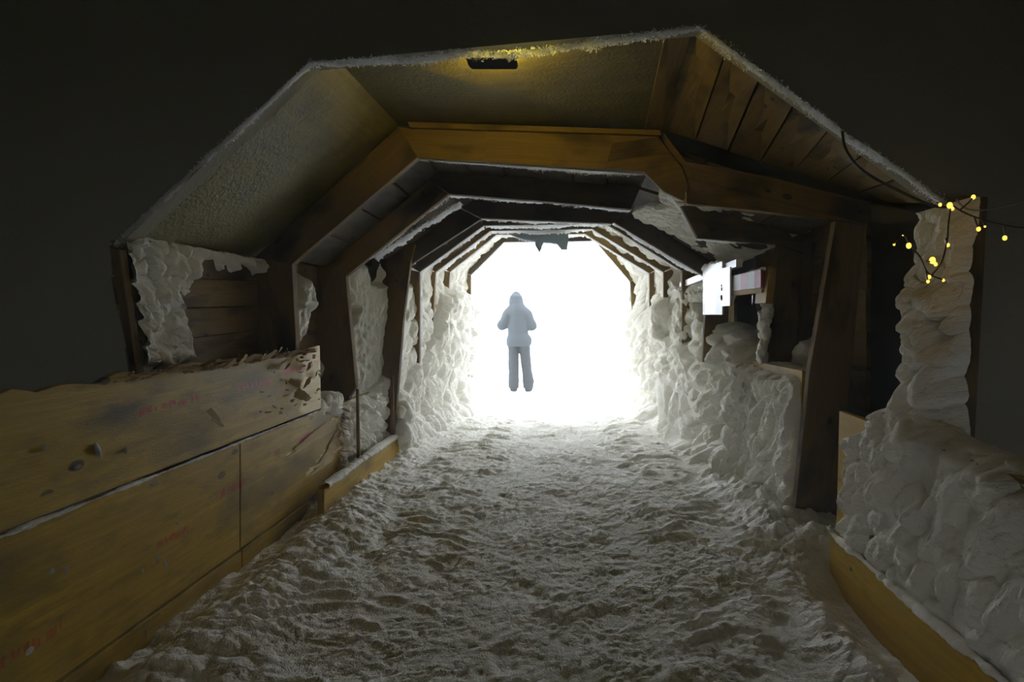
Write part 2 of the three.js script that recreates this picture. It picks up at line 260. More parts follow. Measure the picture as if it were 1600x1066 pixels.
// ---------------------------------------------------------------- left half wall of yellow shuttering boards
const panelMap = (() => { // grain, wear, red print marks; covers 3.9 m x 1.25 m
  const W = 2048, H = 656, c = document.createElement('canvas'); c.width = W; c.height = H; const x = c.getContext('2d'), im = x.createImageData(W, H), d = im.data;
  for (let j = 0, k = 0; j < H; j++) for (let i = 0; i < W; i++, k += 4) {
    const u = i / W * 3.9, v = (H - j) / H * 1.25, upper = v > 0.725;
    const [g, kn] = woodTone(u / 3 % 1, v / 0.8 % 1, upper ? 51 : 57);
    let r = [lerp(0.57, 0.73, clamp(g)), lerp(0.46, 0.6, clamp(g)), lerp(0.09, 0.16, clamp(g))];
    const dirt = clamp(0.9 * Math.max(0, fbm(u * 2.2, v * 5, 4, 90)) + 0.5 * Math.max(0, fbm(u * 9, v * 26, 3, 91) - 0.1)); r = r.map((q, m) => lerp(q, [0.3, 0.25, 0.11][m], dirt * 0.95));
    // glaze scoured off: bare pale wood at the end of the upper board and the torn end of the lower one
    const bare = upper ? sstep(u + 0.10 * fbm(u * 9, v * 9, 3, 92) + 0.3 * (v - 0.95), 3.18, 3.26) : 0; r = r.map((q, m) => lerp(q, [0.88, 0.80, 0.56][m] * (0.88 + 0.2 * g), bare * 0.95));
    const scr = fbm(u * 3 + v * 2, v * 60, 3, 93); if (scr > 0.42) r = r.map((q) => q * 1.07);
    if (!upper) { const dd = u + 0.3, w1 = (dd - 3.32) * 0.036 - Math.abs(v - lerp(0.505, 0.59, (dd - 3.3) / 0.9)), w2 = (dd - 3.66) * 0.15 - Math.abs(v - lerp(0.30, 0.42, (dd - 3.62) / 0.58)), j = 0.035 * fbm(u * 14, v * 90, 3, 94), tear = sstep(Math.max(dd > 3.32 ? w1 : -1, dd > 3.66 ? w2 : -1) + j, 0, 0.006); r = r.map((q, m) => lerp(q, [0.9, 0.83, 0.6][m] * (0.75 + 0.35 * clamp(0.5 + fbm(u * 8, v * 160, 2, 95))), tear)); }
    if (kn) r = r.map((q) => q * (1 - 0.5 * kn));
    d[k] = clamp(r[0]) * 255; d[k + 1] = clamp(r[1]) * 255; d[k + 2] = clamp(r[2]) * 255; d[k + 3] = 255;
  }
  x.putImageData(im, 0, 0);
  const X = (u) => u / 3.9 * W, Y = (v) => H - v / 1.25 * H;
  const mark = (u, v, w, h, a, col) => { for (let k = 0; k < 26; k++) { x.fillStyle = `rgba(${col},${Math.min(1, a * 1.5) * (0.45 + 0.55 * hash(k, 1, Math.round(u * 99)))})`; const q = k / 26 * w; if (hash(k, 2, Math.round(u * 99)) > 0.18) x.fillRect(X(u + q), Y(v + h * (0.5 + 0.4 * hash(k, 4, 5))), X(w / 26) * 0.85, h / 1.25 * H * (0.5 + 0.5 * hash(k, 3, 2))); } };
  const red = '170,26,24', pink = '214,92,116';
  mark(2.02, 0.395, 0.2, 0.032, 0.5, red); mark(2.46, 0.47, 0.2, 0.045, 0.75, red); mark(2.96, 0.545, 0.07, 0.04, 0.6, red); mark(3.27, 0.55, 0.24, 0.05, 0.8, red); mark(1.35, 0.30, 0.25, 0.04, 0.4, red);
  mark(1.9, 0.99, 0.36, 0.035, 0.45, red); mark(2.55, 0.985, 0.34, 0.05, 0.5, pink); mark(3.02, 1.03, 0.26, 0.04, 0.75, pink); mark(3.36, 1.055, 0.14, 0.03, 0.8, pink); mark(3.62, 1.06, 0.1, 0.028, 0.6, pink); mark(0.9, 0.95, 0.4, 0.035, 0.35, red);
  const t = new THREE.CanvasTexture(c); t.colorSpace = THREE.SRGBColorSpace; t.magFilter = THREE.LinearFilter; t.wrapS = t.wrapT = THREE.ClampToEdgeWrapping; return t;
})();
const panelMat = new THREE.MeshPhysicalMaterial({ map: panelMap, roughness: 0.5, bumpMap: reps(fineNoise, 6, 6), bumpScale: 0.001, specularIntensity: 0.5 });
function leftBoard(x, d0, d1, y0, y1, th, mat = panelMat, ragged = 0, bowed = 0) { // outline in (depth, height); u = depth - 0.3
  const n = ragged ? 90 : 1, pts = [[d0, y0], [d1, y0]];
  for (let k = n; k >= 0; k--) { const d = lerp(d0, d1, k / n); pts.push([d, y1 - (ragged ? ragged * (0.35 + 0.65 * fbm(d * 14, 2, 3, 97)) * sstep(d1 - d, 0.02, 0.1) : 0)]); }
  const s = new THREE.Shape(pts.map(([d, y]) => new THREE.Vector2(d, y))), g = new THREE.ExtrudeGeometry(s, { depth: th - 0.004, bevelEnabled: true, bevelThickness: 0.002, bevelSize: 0.002, bevelOffset: -0.002, bevelSegments: 1 });
  const p = g.attributes.position, uv = g.attributes.uv;
  for (let i = 0; i < p.count; i++) { const d = p.getX(i), y = p.getY(i), t = p.getZ(i) - th; uv.setXY(i, (d - 0.3) / 3.9, y / 1.25); p.setXYZ(i, x + t + bowed * (y - y0), y, -d); }
  g.computeVertexNormals(); return g;
}
mesh('plywood_panel', leftBoard(-1.72, 0.35, 3.82, 0.735, 1.175, 0.027, panelMat, 0.05, -0.02), panelMat, wallLeft).userData = { label: 'scuffed upper board with ragged top edge and pale bare end' };
mesh('plywood_panel', leftBoard(-1.75, 0.35, 2.918, 0.135, 0.708, 0.027), panelMat, wallLeft);
mesh('plywood_panel', leftBoard(-1.75, 2.926, 4.22, 0.135, 0.705, 0.027), panelMat, wallLeft);
mesh('plywood_panel', leftBoard(-1.75, 4.226, 5.45, 0.135, 0.70, 0.027), panelMat, wallLeft);
mesh('kickboard', leftBoard(-1.74, 0.35, 2.918, -0.1, 0.128, 0.03), panelMat, wallLeft);
mesh('kickboard', leftBoard(-1.74, 2.926, 3.7, -0.1, 0.128, 0.03), panelMat, wallLeft);
mesh('kickboard', (() => { const g = leftBoard(-1.6, 3.6, 5.38, -0.1, 0.235, 0.045, M.yellow); return grain(g, V(0, 0, 1)); })(), M.yellow, wallLeft).userData = { label: 'bright yellow kickboard standing out from the wall' };

// right half wall boards behind the snow
for (const [d0, d1, t0, t1, m] of [[3.6, 4.5, 1.02, 1.01, M.yellow], [4.504, 6.2, 1.0, 1.02, M.yellow], [6.204, 8.0, 1.0, 1.0, M.yellow]]) {
  const X = (d) => lerp(1.56, 1.36, (d - 3.6) / 4.4);
  mesh('plywood_panel', slab(V(X(d0), -0.1, -d0), V(X(d0), t0, -d0), V(X(d1), t1, -d1), V(X(d1), -0.1, -d1), 0.03, V(0, 0, -1)), m, wallRight);
}
mesh('plywood_panel', slab(V(1.47, -0.1, -0.9), V(1.47, 0.86, -0.9), V(1.455, 0.88, -2.9), V(1.43, -0.1, -2.9), 0.035, V(0, 0, -1)), M.yellow, wallRight);
mesh('kickboard', slab(V(1.40, -0.12, -0.9), V(1.40, 0.18, -0.9), V(1.405, 0.222, -2.9), V(1.405, -0.12, -2.9), 0.04, V(0, 0, -1)), M.yellow, wallRight).userData = { label: 'low board along the foot of the near snow-covered wall' };
// ---------------------------------------------------------------- hoarfrost: a knobbly cord along an edge and the crystals that stand on it
const crystalShapes = [0, 1].map((k) => { const g = new THREE.CylinderGeometry(0.9, 0.6, 0.12, 5 + k, 1); g.rotateX(Math.PI / 2); g.scale(0.7, 1 + 0.8 * k, 1); return g; });
function walk(points, step) { // even steps along a polyline
  const out = []; let carry = 0;
  for (let k = 1; k < points.length; k++) { const a = points[k - 1], b = points[k], l = a.distanceTo(b); let s = carry; for (; s < l; s += step) out.push(a.clone().lerp(b, s / l)); carry = s - l; }
  out.push(points[points.length - 1].clone()); return out;
}
function cordGeometry(points, r, sd, sag = 0, jag = 1) { // points along the edge; sag: how far icy tongues hang inward (towards the axis)
  const w = walk(points, 0.008), C = V(-0.1, 1.45, 0), nv = 7, n = w.length - 1, inw = V(), tan = V(), fwd = V(0, 0, 1);
  return sheet(n, nv, (u, v) => {
    const k = Math.round(u * n), p = w[k], a = v * Math.PI * 2, q = k * 0.008;
    inw.set(C.x - p.x, C.y - p.y, 0).normalize(); tan.copy(w[Math.min(n, k + 1)]).sub(w[Math.max(0, k - 1)]).setZ(0).normalize(); inw.addScaledVector(tan, -inw.dot(tan)).normalize();
    const e = sstep(Math.min(k, n - k), 0, 3), lump = r * e * (0.55 + 0.9 * clamp(0.5 + fbm(q * 9, sd, 3, 120)) + 0.5 * jag * Math.max(0, fbm(q * 45, sd, 2, 121)) + 0.25 * noise(q * 130, v * 8, 122));
    const hang = e * (sag * (0.3 + clamp(0.5 + fbm(q * 6, sd + 4, 3, 123)) + 0.9 * jag * Math.max(0, fbm(q * 60, sd + 2, 3, 124))));
    const ci = Math.cos(a), cf = Math.sin(a), reach = ci > 0 ? ci * (lump + hang) : ci * lump * 0.6;
    const o = p.clone().addScaledVector(inw, reach).addScaledVector(fwd, cf * lump * 0.8 - 0.0); o.u = q; o.v = v * 0.05; return o;
  });
}
function crystals(points, spread, perMetre, size, sd) {
  let len = 0; for (let k = 1; k < points.length; k++) len += points[k].distanceTo(points[k - 1]);
  const n = Math.round(len * perMetre), r = mulberry(sd), m = new THREE.InstancedMesh(crystalShapes[sd % 2], M.frost, n), x = new THREE.Matrix4(), q = new THREE.Quaternion(), e = new THREE.Euler(), w = walk(points, 0.004), C = V(-0.1, 1.45, 0), inw = V();
  for (let i = 0; i < n; i++) {
    const p = w[Math.floor(r() * w.length)].clone(); inw.set(C.x - p.x, C.y - p.y, 0).normalize();
    const g = 0.4 + 1.2 * clamp(0.5 + fbm(p.x * 9 + p.z, p.y * 9, 2, sd)), k = (r() + r() - 0.75) * spread * g; p.addScaledVector(inw, k); p.z += (r() - 0.5) * spread * 1.4;
    const s = size * (0.35 + 0.9 * r() * r()); e.set(r() * 6.3, r() * 6.3, r() * 6.3);
    m.setMatrixAt(i, x.compose(p, q.setFromEuler(e), V(s, s, s)));
  }
  m.name = 'frost_crystals'; m.userData = { kind: 'stuff' }; m.castShadow = m.receiveShadow = true; return m;
}
const px = (list, d) => list.map(([x, y]) => at(x, y, d));
function rim(parent, pts3, r, sag, spread, perMetre, size, sd, jag = 1) {
  mesh('snow_rim', cordGeometry(pts3, r, sd, sag, jag), M.frost, parent);
  parent.add(crystals(pts3, spread, perMetre, size, 400 + sd));
}

// ---------------------------------------------------------------- arches
// each: distance, boards [name, photograph points, grain from, grain to, material, forward shift, thickness], frosted edges
function arch(label, d, boards, rims, group = 'timber arches along the tunnel') {
  const g = thing('timber_arch', label, 'arch', null, group);
  for (const [name, pts, a, b, mat, fwd = 0, th = 0.06] of boards) mesh(name, cutBoard(pts, d - fwd, th, V(pts[b][0] - pts[a][0], -(pts[b][1] - pts[a][1]), 0)), mat, g);
  for (const [pts, r, sag, spread, per, size, jag, dz = 0.05] of rims) rim(g, px(pts, d + dz), r, sag, spread, per, size, Math.round(pts[0][0] + pts[0][1]), jag);
  return recentre(g);
}
const T = M.timber, G = M.grey;

{ // frost round the first opening
  const front = scene.getObjectByName('wall_front');
  rim(front, px([[214, 600], [204, 520], [186, 395], [180, 386]], 2.35), 0.007, 0.004, 0.012, 900, 0.006, 1);
  rim(front, px([[176, 384], [230, 335], [330, 240], [420, 160], [487, 97]], 2.35), 0.009, 0.004, 0.018, 2400, 0.006, 2);
  rim(front, px([[487, 97], [530, 98], [600, 92], [655, 93], [720, 82], [790, 84], [850, 78], [960, 62], [1093, 42]], 2.35), 0.01, 0.006, 0.022, 2600, 0.0065, 3);
  rim(front, px([[1093, 42], [1160, 92], [1240, 150], [1300, 195], [1320, 212], [1400, 262], [1478, 318]], 2.35), 0.011, 0.006, 0.026, 3200, 0.007, 4);
  mesh('edge_board', cutBoard([[170, 385], [186, 390], [217, 600], [211, 640], [206, 600]], 2.31, 0.04, V(0, 1, 0)), T[1], front);
}

arch('large brown arch nearest the viewer with overlapping gusset plate and yellow lamplit beam', 3.5, [
  ['post', [[400, 402], [456, 412], [462, 530], [462, 586], [450, 600], [450, 1000], [414, 1000]], 4, 0, T[1]],
  ['haunch_board', [[400, 402], [622, 198], [652, 246], [456, 413]], 0, 1, T[1], 0.012],
  ['beam', [[622, 198], [640, 200], [1030, 212], [1022, 272], [960, 266], [652, 246]], 1, 2, T[2], 0.004],
  ['fascia', [[636, 190], [1032, 203], [1034, 211], [640, 199]], 0, 1, T[2], 0.035, 0.05],
  ['gusset', [[957, 224], [1028, 214], [1066, 262], [1076, 290], [1068, 314], [1038, 300], [1006, 268], [945, 262]], 0, 1, T[3], 0.028, 0.03],
  ['haunch_board', [[1036, 206], [1072, 252], [1200, 276], [1360, 316], [1352, 352], [1306, 345], [1190, 330], [1072, 318]], 2, 3, T[0], 0.008],
  ['post', [[1306, 345], [1352, 350], [1336, 520], [1318, 700], [1310, 890], [1234, 890], [1246, 760], [1266, 575]], 5, 0, T[0]],
  ['splinter', [[1056, 316], [1082, 320], [1062, 314]], 0, 1, M.pale, 0.04, 0.012],
  ['splinter', [[1071, 300], [1073, 300], [1074, 318], [1071, 318]], 2, 0, M.pale, 0.045, 0.01],
], [
  [[[455, 414], [500, 372], [560, 322], [610, 280], [651, 247]], 0.006, 0.004, 0.012, 1800, 0.005, 0.8],
  [[[651, 247], [700, 251], [760, 256], [840, 262], [920, 268], [1008, 271]], 0.006, 0.006, 0.018, 2400, 0.005, 0.8],
  [[[455, 414], [458, 470], [464, 520], [468, 570]], 0.006, 0.003, 0.01, 900, 0.005, 1],
  [[[1010, 270], [1030, 285], [1048, 308], [1062, 330]], 0.006, 0.004, 0.014, 900, 0.006, 1],
  [[[1072, 319], [1150, 326], [1220, 335], [1306, 346]], 0.004, 0.003, 0.01, 900, 0.005, 1],
  [[[1306, 346], [1302, 390], [1290, 440], [1278, 510], [1266, 576]], 0.006, 0.005, 0.012, 1100, 0.005, 1],
]);

arch('second arch, grey top beam tilted with its sawn end showing', 4.4, [
  ['post', [[478, 400], [540, 432], [556, 605], [546, 620], [546, 850], [492, 850]], 4, 0, T[1], 0.004],
  ['haunch_board', [[478, 410], [640, 264], [702, 302], [540, 432]], 0, 1, T[1]],
  ['beam', [[630, 256], [655, 248], [880, 262], [1002, 290], [986, 327], [840, 314], [702, 303]], 1, 3, G[0], 0.03],
  ['haunch_board', [[1062, 318], [1080, 316], [1340, 352], [1340, 430], [1216, 382], [1090, 372]], 1, 2, T[1]],
  ['post', [[1216, 382], [1256, 398], [1240, 600], [1236, 780], [1164, 780], [1186, 560], [1204, 450]], 3, 1, T[1], 0.02],
  ['post', [[1256, 372], [1340, 376], [1322, 600], [1310, 800], [1236, 800], [1242, 600]], 4, 1, T[0], 0.0],
], [
  [[[540, 431], [600, 384], [650, 344], [690, 312], [702, 303]], 0.009, 0.008, 0.022, 2400, 0.006, 1],
  [[[702, 303], [740, 307], [790, 310], [850, 312], [920, 320], [986, 328]], 0.008, 0.014, 0.024, 2800, 0.006, 1.3],
  [[[584, 404], [640, 366], [690, 334], [720, 316]], 0.008, 0.022, 0.035, 2200, 0.008, 1.6, 0.4],
  [[[540, 431], [544, 500], [552, 560], [556, 612]], 0.005, 0.002, 0.008, 800, 0.005, 1],
  [[[1062, 322], [1076, 346], [1090, 372], [1130, 377], [1180, 376], [1214, 382], [1220, 398], [1215, 430]], 0.009, 0.008, 0.02, 2200, 0.006, 1],
]);

arch('third arch with a wide loose plank for its left post and dark grey beams', 5.2, [
  ['post', [[582, 402], [618, 371], [648, 382], [641, 412], [630, 500], [618, 650], [614, 760], [566, 760]], 7, 0, T[1], 0.05],
  ['haunch_board', [[600, 398], [700, 318], [752, 342], [641, 414]], 0, 1, G[1]],
  ['beam', [[690, 310], [1010, 322], [956, 349], [752, 341]], 0, 1, G[1], 0.012],
  ['haunch_board', [[1000, 316], [1150, 408], [1140, 440], [1106, 434], [956, 345]], 0, 1, G[1]],
  ['post', [[1106, 434], [1142, 410], [1136, 540], [1134, 566], [1098, 566], [1099, 540]], 3, 1, T[1]],
], [
  [[[641, 413], [650, 398], [690, 378], [700, 360], [730, 348], [752, 341]], 0.012, 0.02, 0.03, 2200, 0.007, 1.6],
  [[[752, 341], [790, 343], [860, 345], [956, 349]], 0.009, 0.016, 0.024, 2600, 0.006, 1.4],
  [[[641, 413], [634, 470], [628, 540], [618, 650]], 0.008, 0.006, 0.014, 1300, 0.006, 1.2],
  [[[956, 346], [1000, 374], [1060, 410], [1106, 434]], 0.01, 0.014, 0.026, 2600, 0.007, 1.4],
]);
const farArch = (k, label, m, so) => {
  const a = ARCH[k], [p0, p1, p2, p3, p4, p5] = a.p, o = 34 - 2 * k, rr = 0.009 + so * 0.003;
  arch(label, a.d, [
    ['post', [[p0[0] - o, p1[1] - 6], [p1[0], p1[1]], [p0[0], p0[1]], [p0[0], 690], [p0[0] - o, 690]], 3, 1, m[0]],
    ['haunch_board', [[p1[0] - o * 0.8, p1[1] - o * 0.5], [p2[0] - o * 0.5, p2[1] - o], [p2[0], p2[1]], [p1[0], p1[1]]], 0, 1, m[1]],
    ['beam', [[p2[0] - o * 0.5, p2[1] - o], [p3[0] + o * 0.5, p3[1] - o], [p3[0], p3[1]], [p2[0], p2[1]]], 0, 1, m[2], 0.01],
    ['haunch_board', [[p3[0] + o * 0.5, p3[1] - o], [p4[0] + o * 0.8, p4[1] - o * 0.5], [p4[0], p4[1]], [p3[0], p3[1]]], 0, 1, m[3]],
    ['post', [[p4[0], p4[1]], [p4[0] + o, p4[1] - 6], [p5[0] + o, 540], [p5[0], 540]], 2, 1, m[0]],
  ], [
    [[p0, [p0[0] + 2, (p0[1] + p1[1]) / 2], p1], rr, 0.012 * so, 0.02, 1300, 0.007, 1],
    [[p1, [(p1[0] + p2[0]) / 2, (p1[1] + p2[1]) / 2 + 2], p2], rr, 0.02 * so, 0.024, 1900, 0.007, 1.3],
    [[p2, [(p2[0] + p3[0]) / 2, p2[1] + 1], p3], rr, 0.02 * so, 0.024, 1900, 0.007, 1.5],
    [[p3, [(p3[0] + p4[0]) / 2, (p3[1] + p4[1]) / 2 + 1], p4], rr, 0.014 * so, 0.024, 1900, 0.007, 1.2],
    [[p4, [p5[0], 500]], rr * 0.7, 0.004 * so, 0.014, 1000, 0.006, 1],
  ]);
};
farArch(4, 'fourth arch from the viewer, thickly edged with hoarfrost', [T[0], G[0], G[1], T[1]], 1);
farArch(5, 'fifth arch from the viewer, brown boards showing at the upper corners', [T[2], T[0], G[0], T[0]], 1.2);
farArch(6, 'sixth arch from the viewer, last but one before the exit', [T[2], T[2], T[0], T[2]], 1.2);
farArch(7, 'pale last arch framing the bright exit', [T[2], G[0], G[0], T[2]], 1);

// ---------------------------------------------------------------- frost and snow grown on the walls
function stuff(name, label, g) { return tag(mesh(name, g, M.snow), label, 'snow', null, 'stuff'); }
const lumps = (s, t, ang, sx, sy, sd, warp = 0.35) => { // drooping knobs, about 0 to 0.6
  const c = Math.cos(ang), n = Math.sin(ang); let a = (s * c - t * n) / sx, b = (s * n + t * c) / sy; a += warp * fbm(a * 0.8, b * 0.8, 2, sd + 40); b += warp * fbm(a * 0.8 + 7, b * 0.8, 2, sd + 41);
  const h = bubble(a, b, sd); return h + (0.04 + 0.4 * h) * bubble(a * 2.3, b * 2.1, sd + 5) + 0.06 * bubble(a * 5.2, b * 4.6, sd + 9);
};
// upper lining from the second bay to the exit
{
  const nu = 620, rows = []; for (let d = 3.62; d < 8.05; d += 0.011) rows.push(d);
  const g = sheet(nu, rows.length - 1, (u, v) => {
    const d = rows[Math.round(v * (rows.length - 1))], q = ring(d), off = d < 5.23 ? 0.15 : 0.095, C = [-0.1, 1.2];
    q[0] = [q[0][0], 0.5]; q[5] = [q[5][0], 0.5];
    const L = [0]; for (let k = 1; k < 6; k++) L.push(L[k - 1] + Math.hypot(q[k][0] - q[k - 1][0], q[k][1] - q[k - 1][1]));
    const s = u * L[5]; let k = 1; while (k < 5 && L[k] < s) k++;
    const t = (s - L[k - 1]) / (L[k] - L[k - 1]), x = lerp(q[k - 1][0], q[k][0], t), y = lerp(q[k - 1][1], q[k][1], t);
    const tx = (q[k][0] - q[k - 1][0]) / (L[k] - L[k - 1]), ty = (q[k][1] - q[k - 1][1]) / (L[k] - L[k - 1]);
    let nx = -ty, ny = tx, e = sstep(Math.min(s - L[k - 1], L[k] - s), 0, 0.15); const rl = Math.hypot(x - C[0], y - C[1]); nx = lerp((x - C[0]) / rl, nx, e); ny = lerp((y - C[1]) / rl, ny, e);
    const far = sstep(d, 5.0, 7.4), lower = 1 - sstep(y, 1.1, 2.0), rough = 0.03 + 0.05 * far + 0.04 * lower * sstep(d, 5, 6), slope = k === 4 ? (1 - sstep(d, 5.0, 5.2)) * sstep(t, 0.05, 0.2) : 0;
    const cover = -0.34 - 0.6 * (1 - sstep(d, 4.5, 5.3)) * sstep(y, 1.75, 1.9) + 0.5 * sstep(d, 5.3, 6.8) + 0.6 * sstep(d, 6.9, 7.7) + 0.55 * lower * sstep(d, 5.0, 5.8) + 0.2 * lower + 1.2 * slope + 0.3 * (k === 1 ? sstep(d, 4.4, 4.6) : 0), m = sstep(cover + 0.9 * fbm(s * 2.2, d * 2.2, 3, 215), 0, 0.16);
    const o = off + 0.1 - (0.1 - 0.012) * m - m * (rough * lumps(s, d, 0.3, 0.13, 0.17, 200) + 0.035 * (1 - sstep(d, 5.0, 5.5)) * lumps(s, d, 0.1, 0.1, 0.045, 203) + 0.01 * fbm(s * 9, d * 9, 3, 210) + 0.006 * bubble(s * 40, d * 40, 212) + 0.09 * far * lower);
    return { x: x + nx * o, y: y + ny * o, z: -d, u: s, v: d, on: m > 0.02 };
  }, true, true);
  stuff('frost_lining', 'grey hoarfrost coating the vault and walls between the arches', g);
}
// right wall: big overlapping knobs from the first arch to the exit
const holes = [[7.4, 0.63, 0.15, 0.34], [5.75, 0.86, 0.13, 0.3], [5.7, 0.6, 0.1, 0.28], [4.95, 0.33, 0.15, 0.36], [7.0, 0.45, 0.08, 0.2]];
{
  const rows = []; for (let d = 3.6; d < 8.2; d *= 1.0026) rows.push(d);
  const nt = 230, topAt = (d) => 1.02 + 0.12 * sstep(d, 4.4, 4.9) + 0.25 * Math.max(0, fbm(d * 2.2, 1, 2, 231)) * sstep(d, 4.4, 5) + 0.85 * sstep(d, 6.5, 7.7);
  const g = sheet(rows.length - 1, nt, (u, v) => {
    const d = rows[Math.round(u * (rows.length - 1))], top = topAt(d), t = v, cap = sstep(t, 0.86, 1), y0 = -0.06 + (top + 0.06) * Math.min(1, t / 0.94), xb = lerp(1.56, 1.34, (d - 3.6) / 4.4);
    const near = 1 - sstep(d, 4.2, 4.7), yy = y0 + 0.3 * cap, big = lumps(d * 1.0, yy, -0.5, lerp(lerp(0.11, 0.15, sstep(d, 5.5, 7)), 0.07, near), lerp(0.2, 0.17, near), 220), end = sstep(d, 3.6, 3.66);
    let h = 0.035 + lerp(0.2, 0.12, near) * Math.max(0, big - 0.1) * lerp(0.7, 1, sstep(d, 4, 5)) + 0.02 * fbm(d * 9, yy * 9, 3, 225) + 0.22 * Math.exp(-Math.max(0, y0) / 0.16) * sstep(d, 3.75, 4.4) + 0.1 * sstep(d, 5, 7.5);
    h += 0.006 * bubble(d * 45, yy * 45, 227);
    for (const [hd, hy, r, k] of holes) h -= k * Math.exp(-((((d - hd) / r) ** 2 + ((y0 - hy) / (r * 0.62)) ** 2) ** 2));
    h = Math.max(-0.045, h) * end * (1 - 0.35 * cap) - 0.02 * (1 - end); const ph = cap * 1.5;
    const droop = 0.14 * Math.max(0, h) * (1 - cap);
    return { x: xb - h * Math.cos(ph) + cap * 0.28, y: y0 - droop * sstep(y0, 0.1, 0.4) + 0.7 * h * Math.sin(ph) - 0.06 * cap, z: -d - 0.12 * Math.max(h, 0) * end, u: d, v: y0 };
  }, false, true);
  stuff('snow_wall', 'big overlapping knobs of wind-packed snow along the right wall up to the exit', g);
}
// left wall near the exit
{
  const rows = []; for (let d = 5.35; d < 8.2; d *= 1.0026) rows.push(d);
  const nt = 230, topAt = (d) => 0.72 + 0.2 * sstep(d, 5.5, 6) + 0.85 * sstep(d, 6.1, 7.3);
  const g = sheet(nt, rows.length - 1, (u, v) => {
    const d = rows[Math.round(v * (rows.length - 1))], t = u, top = topAt(d), cap = sstep(t, 0.86, 1), y0 = -0.06 + (top + 0.06) * Math.min(1, t / 0.94), xb = lerp(-1.72, -1.46, sstep(d, 5.3, 8)), end = sstep(d, 5.35, 5.5);
    let h = 0.03 + 0.12 * lumps(d, y0 + 0.3 * cap, 0.4, 0.13, 0.2, 240) + 0.02 * fbm(d * 9, y0 * 9, 3, 245) + 0.16 * Math.exp(-Math.max(0, y0) / 0.16) + 0.006 * bubble(d * 45, y0 * 45, 247);
    h = h * (0.25 + 0.75 * end) * (1 - 0.35 * cap); const ph = cap * 1.5;
    return { x: xb + h * Math.cos(ph) - cap * 0.3, y: y0 - 0.12 * h * (1 - cap) * sstep(y0, 0.1, 0.4) + 0.7 * h * Math.sin(ph) - 0.06 * cap, z: -d - 0.4 * Math.max(h, 0), u: d, v: y0 };
  }, false, true);
  stuff('snow_wall', 'knobbly white snow covering the left wall beside the standing person', g);
}
// snow plastered on the far end of the left boards
{
  const g = sheet(300, 170, (u, v) => {
    const d = lerp(4.02, 5.5, u), cap = sstep(v, 0.84, 1), y0 = lerp(0.16, 0.74 + 0.05 * fbm(d * 4, 2, 2, 250) + 0.14 * sstep(d, 4.85, 5.2), Math.min(1, v / 0.92)), e = d - 4.22 + 0.09 * fbm(y0 * 9, 1, 3, 251) + 0.12 * sstep(y0, 0.5, 0.68), m = sstep(e, -0.02, 0.08);
    const h = m * (0.25 + 0.75 * sstep(e, 0, 0.5)) * (0.01 + 0.085 * lumps(d, y0, 0.15, 0.075, 0.075, 252) + 0.03 * Math.max(0, lumps(d, y0, 0.2, 0.2, 0.2, 254) - 0.3) * sstep(d, 4.9, 5.2) + 0.01 * fbm(d * 12, y0 * 12, 2, 253)) * (1 - 0.8 * cap) - 0.012 * (1 - m);
    return { x: -1.749 + h - cap * 0.22, y: y0 - 0.3 * Math.max(0, h), z: -d - 0.4 * Math.max(0, h), u: d, v: y0, on: m > 0.02 };
  }, true);
  stuff('snow_crust', 'rippled snow crust on the left half wall right of the torn board', g);
}
// frost patches on the plank wall of the first bay
{
  const g = sheet(220, 160, (u, v) => {
    const d = lerp(2.36, 3.5, u), y = lerp(0.98, 1.76, v), base = lerp(-1.93, -1.975, u) + (1 - sstep(y, 1, 1.7)) * 0.09 * (1 - u);
    const a = sstep(2.8 - d + 0.2 * fbm(y * 5, d * 5, 3, 260) + 0.25 * (y - 1.5), 0, 0.16), b = sstep(y - 1.52 + 0.18 * fbm(d * 4, y * 4, 3, 261) - 0.15 * (d - 2.6), 0, 0.1), low = sstep(y + 0.15 * fbm(d * 8, 4, 2, 263), 1.16, 1.3), m = Math.max(a * low, b);
    const h = m * (0.012 + 0.075 * lumps(d, y, 0.2, 0.06, 0.07, 262) + 0.012 * fbm(d * 20, y * 20, 2, 264)) - 0.03 * (1 - m);
    return { x: base + h, y: y - 0.4 * Math.max(0, h), z: -d, u: d, v: y, on: m > 0.03 };
  }, true);
  stuff('frost_patch', 'lumpy frost patches clinging to the brown planks of the nearest left bay', g);
}
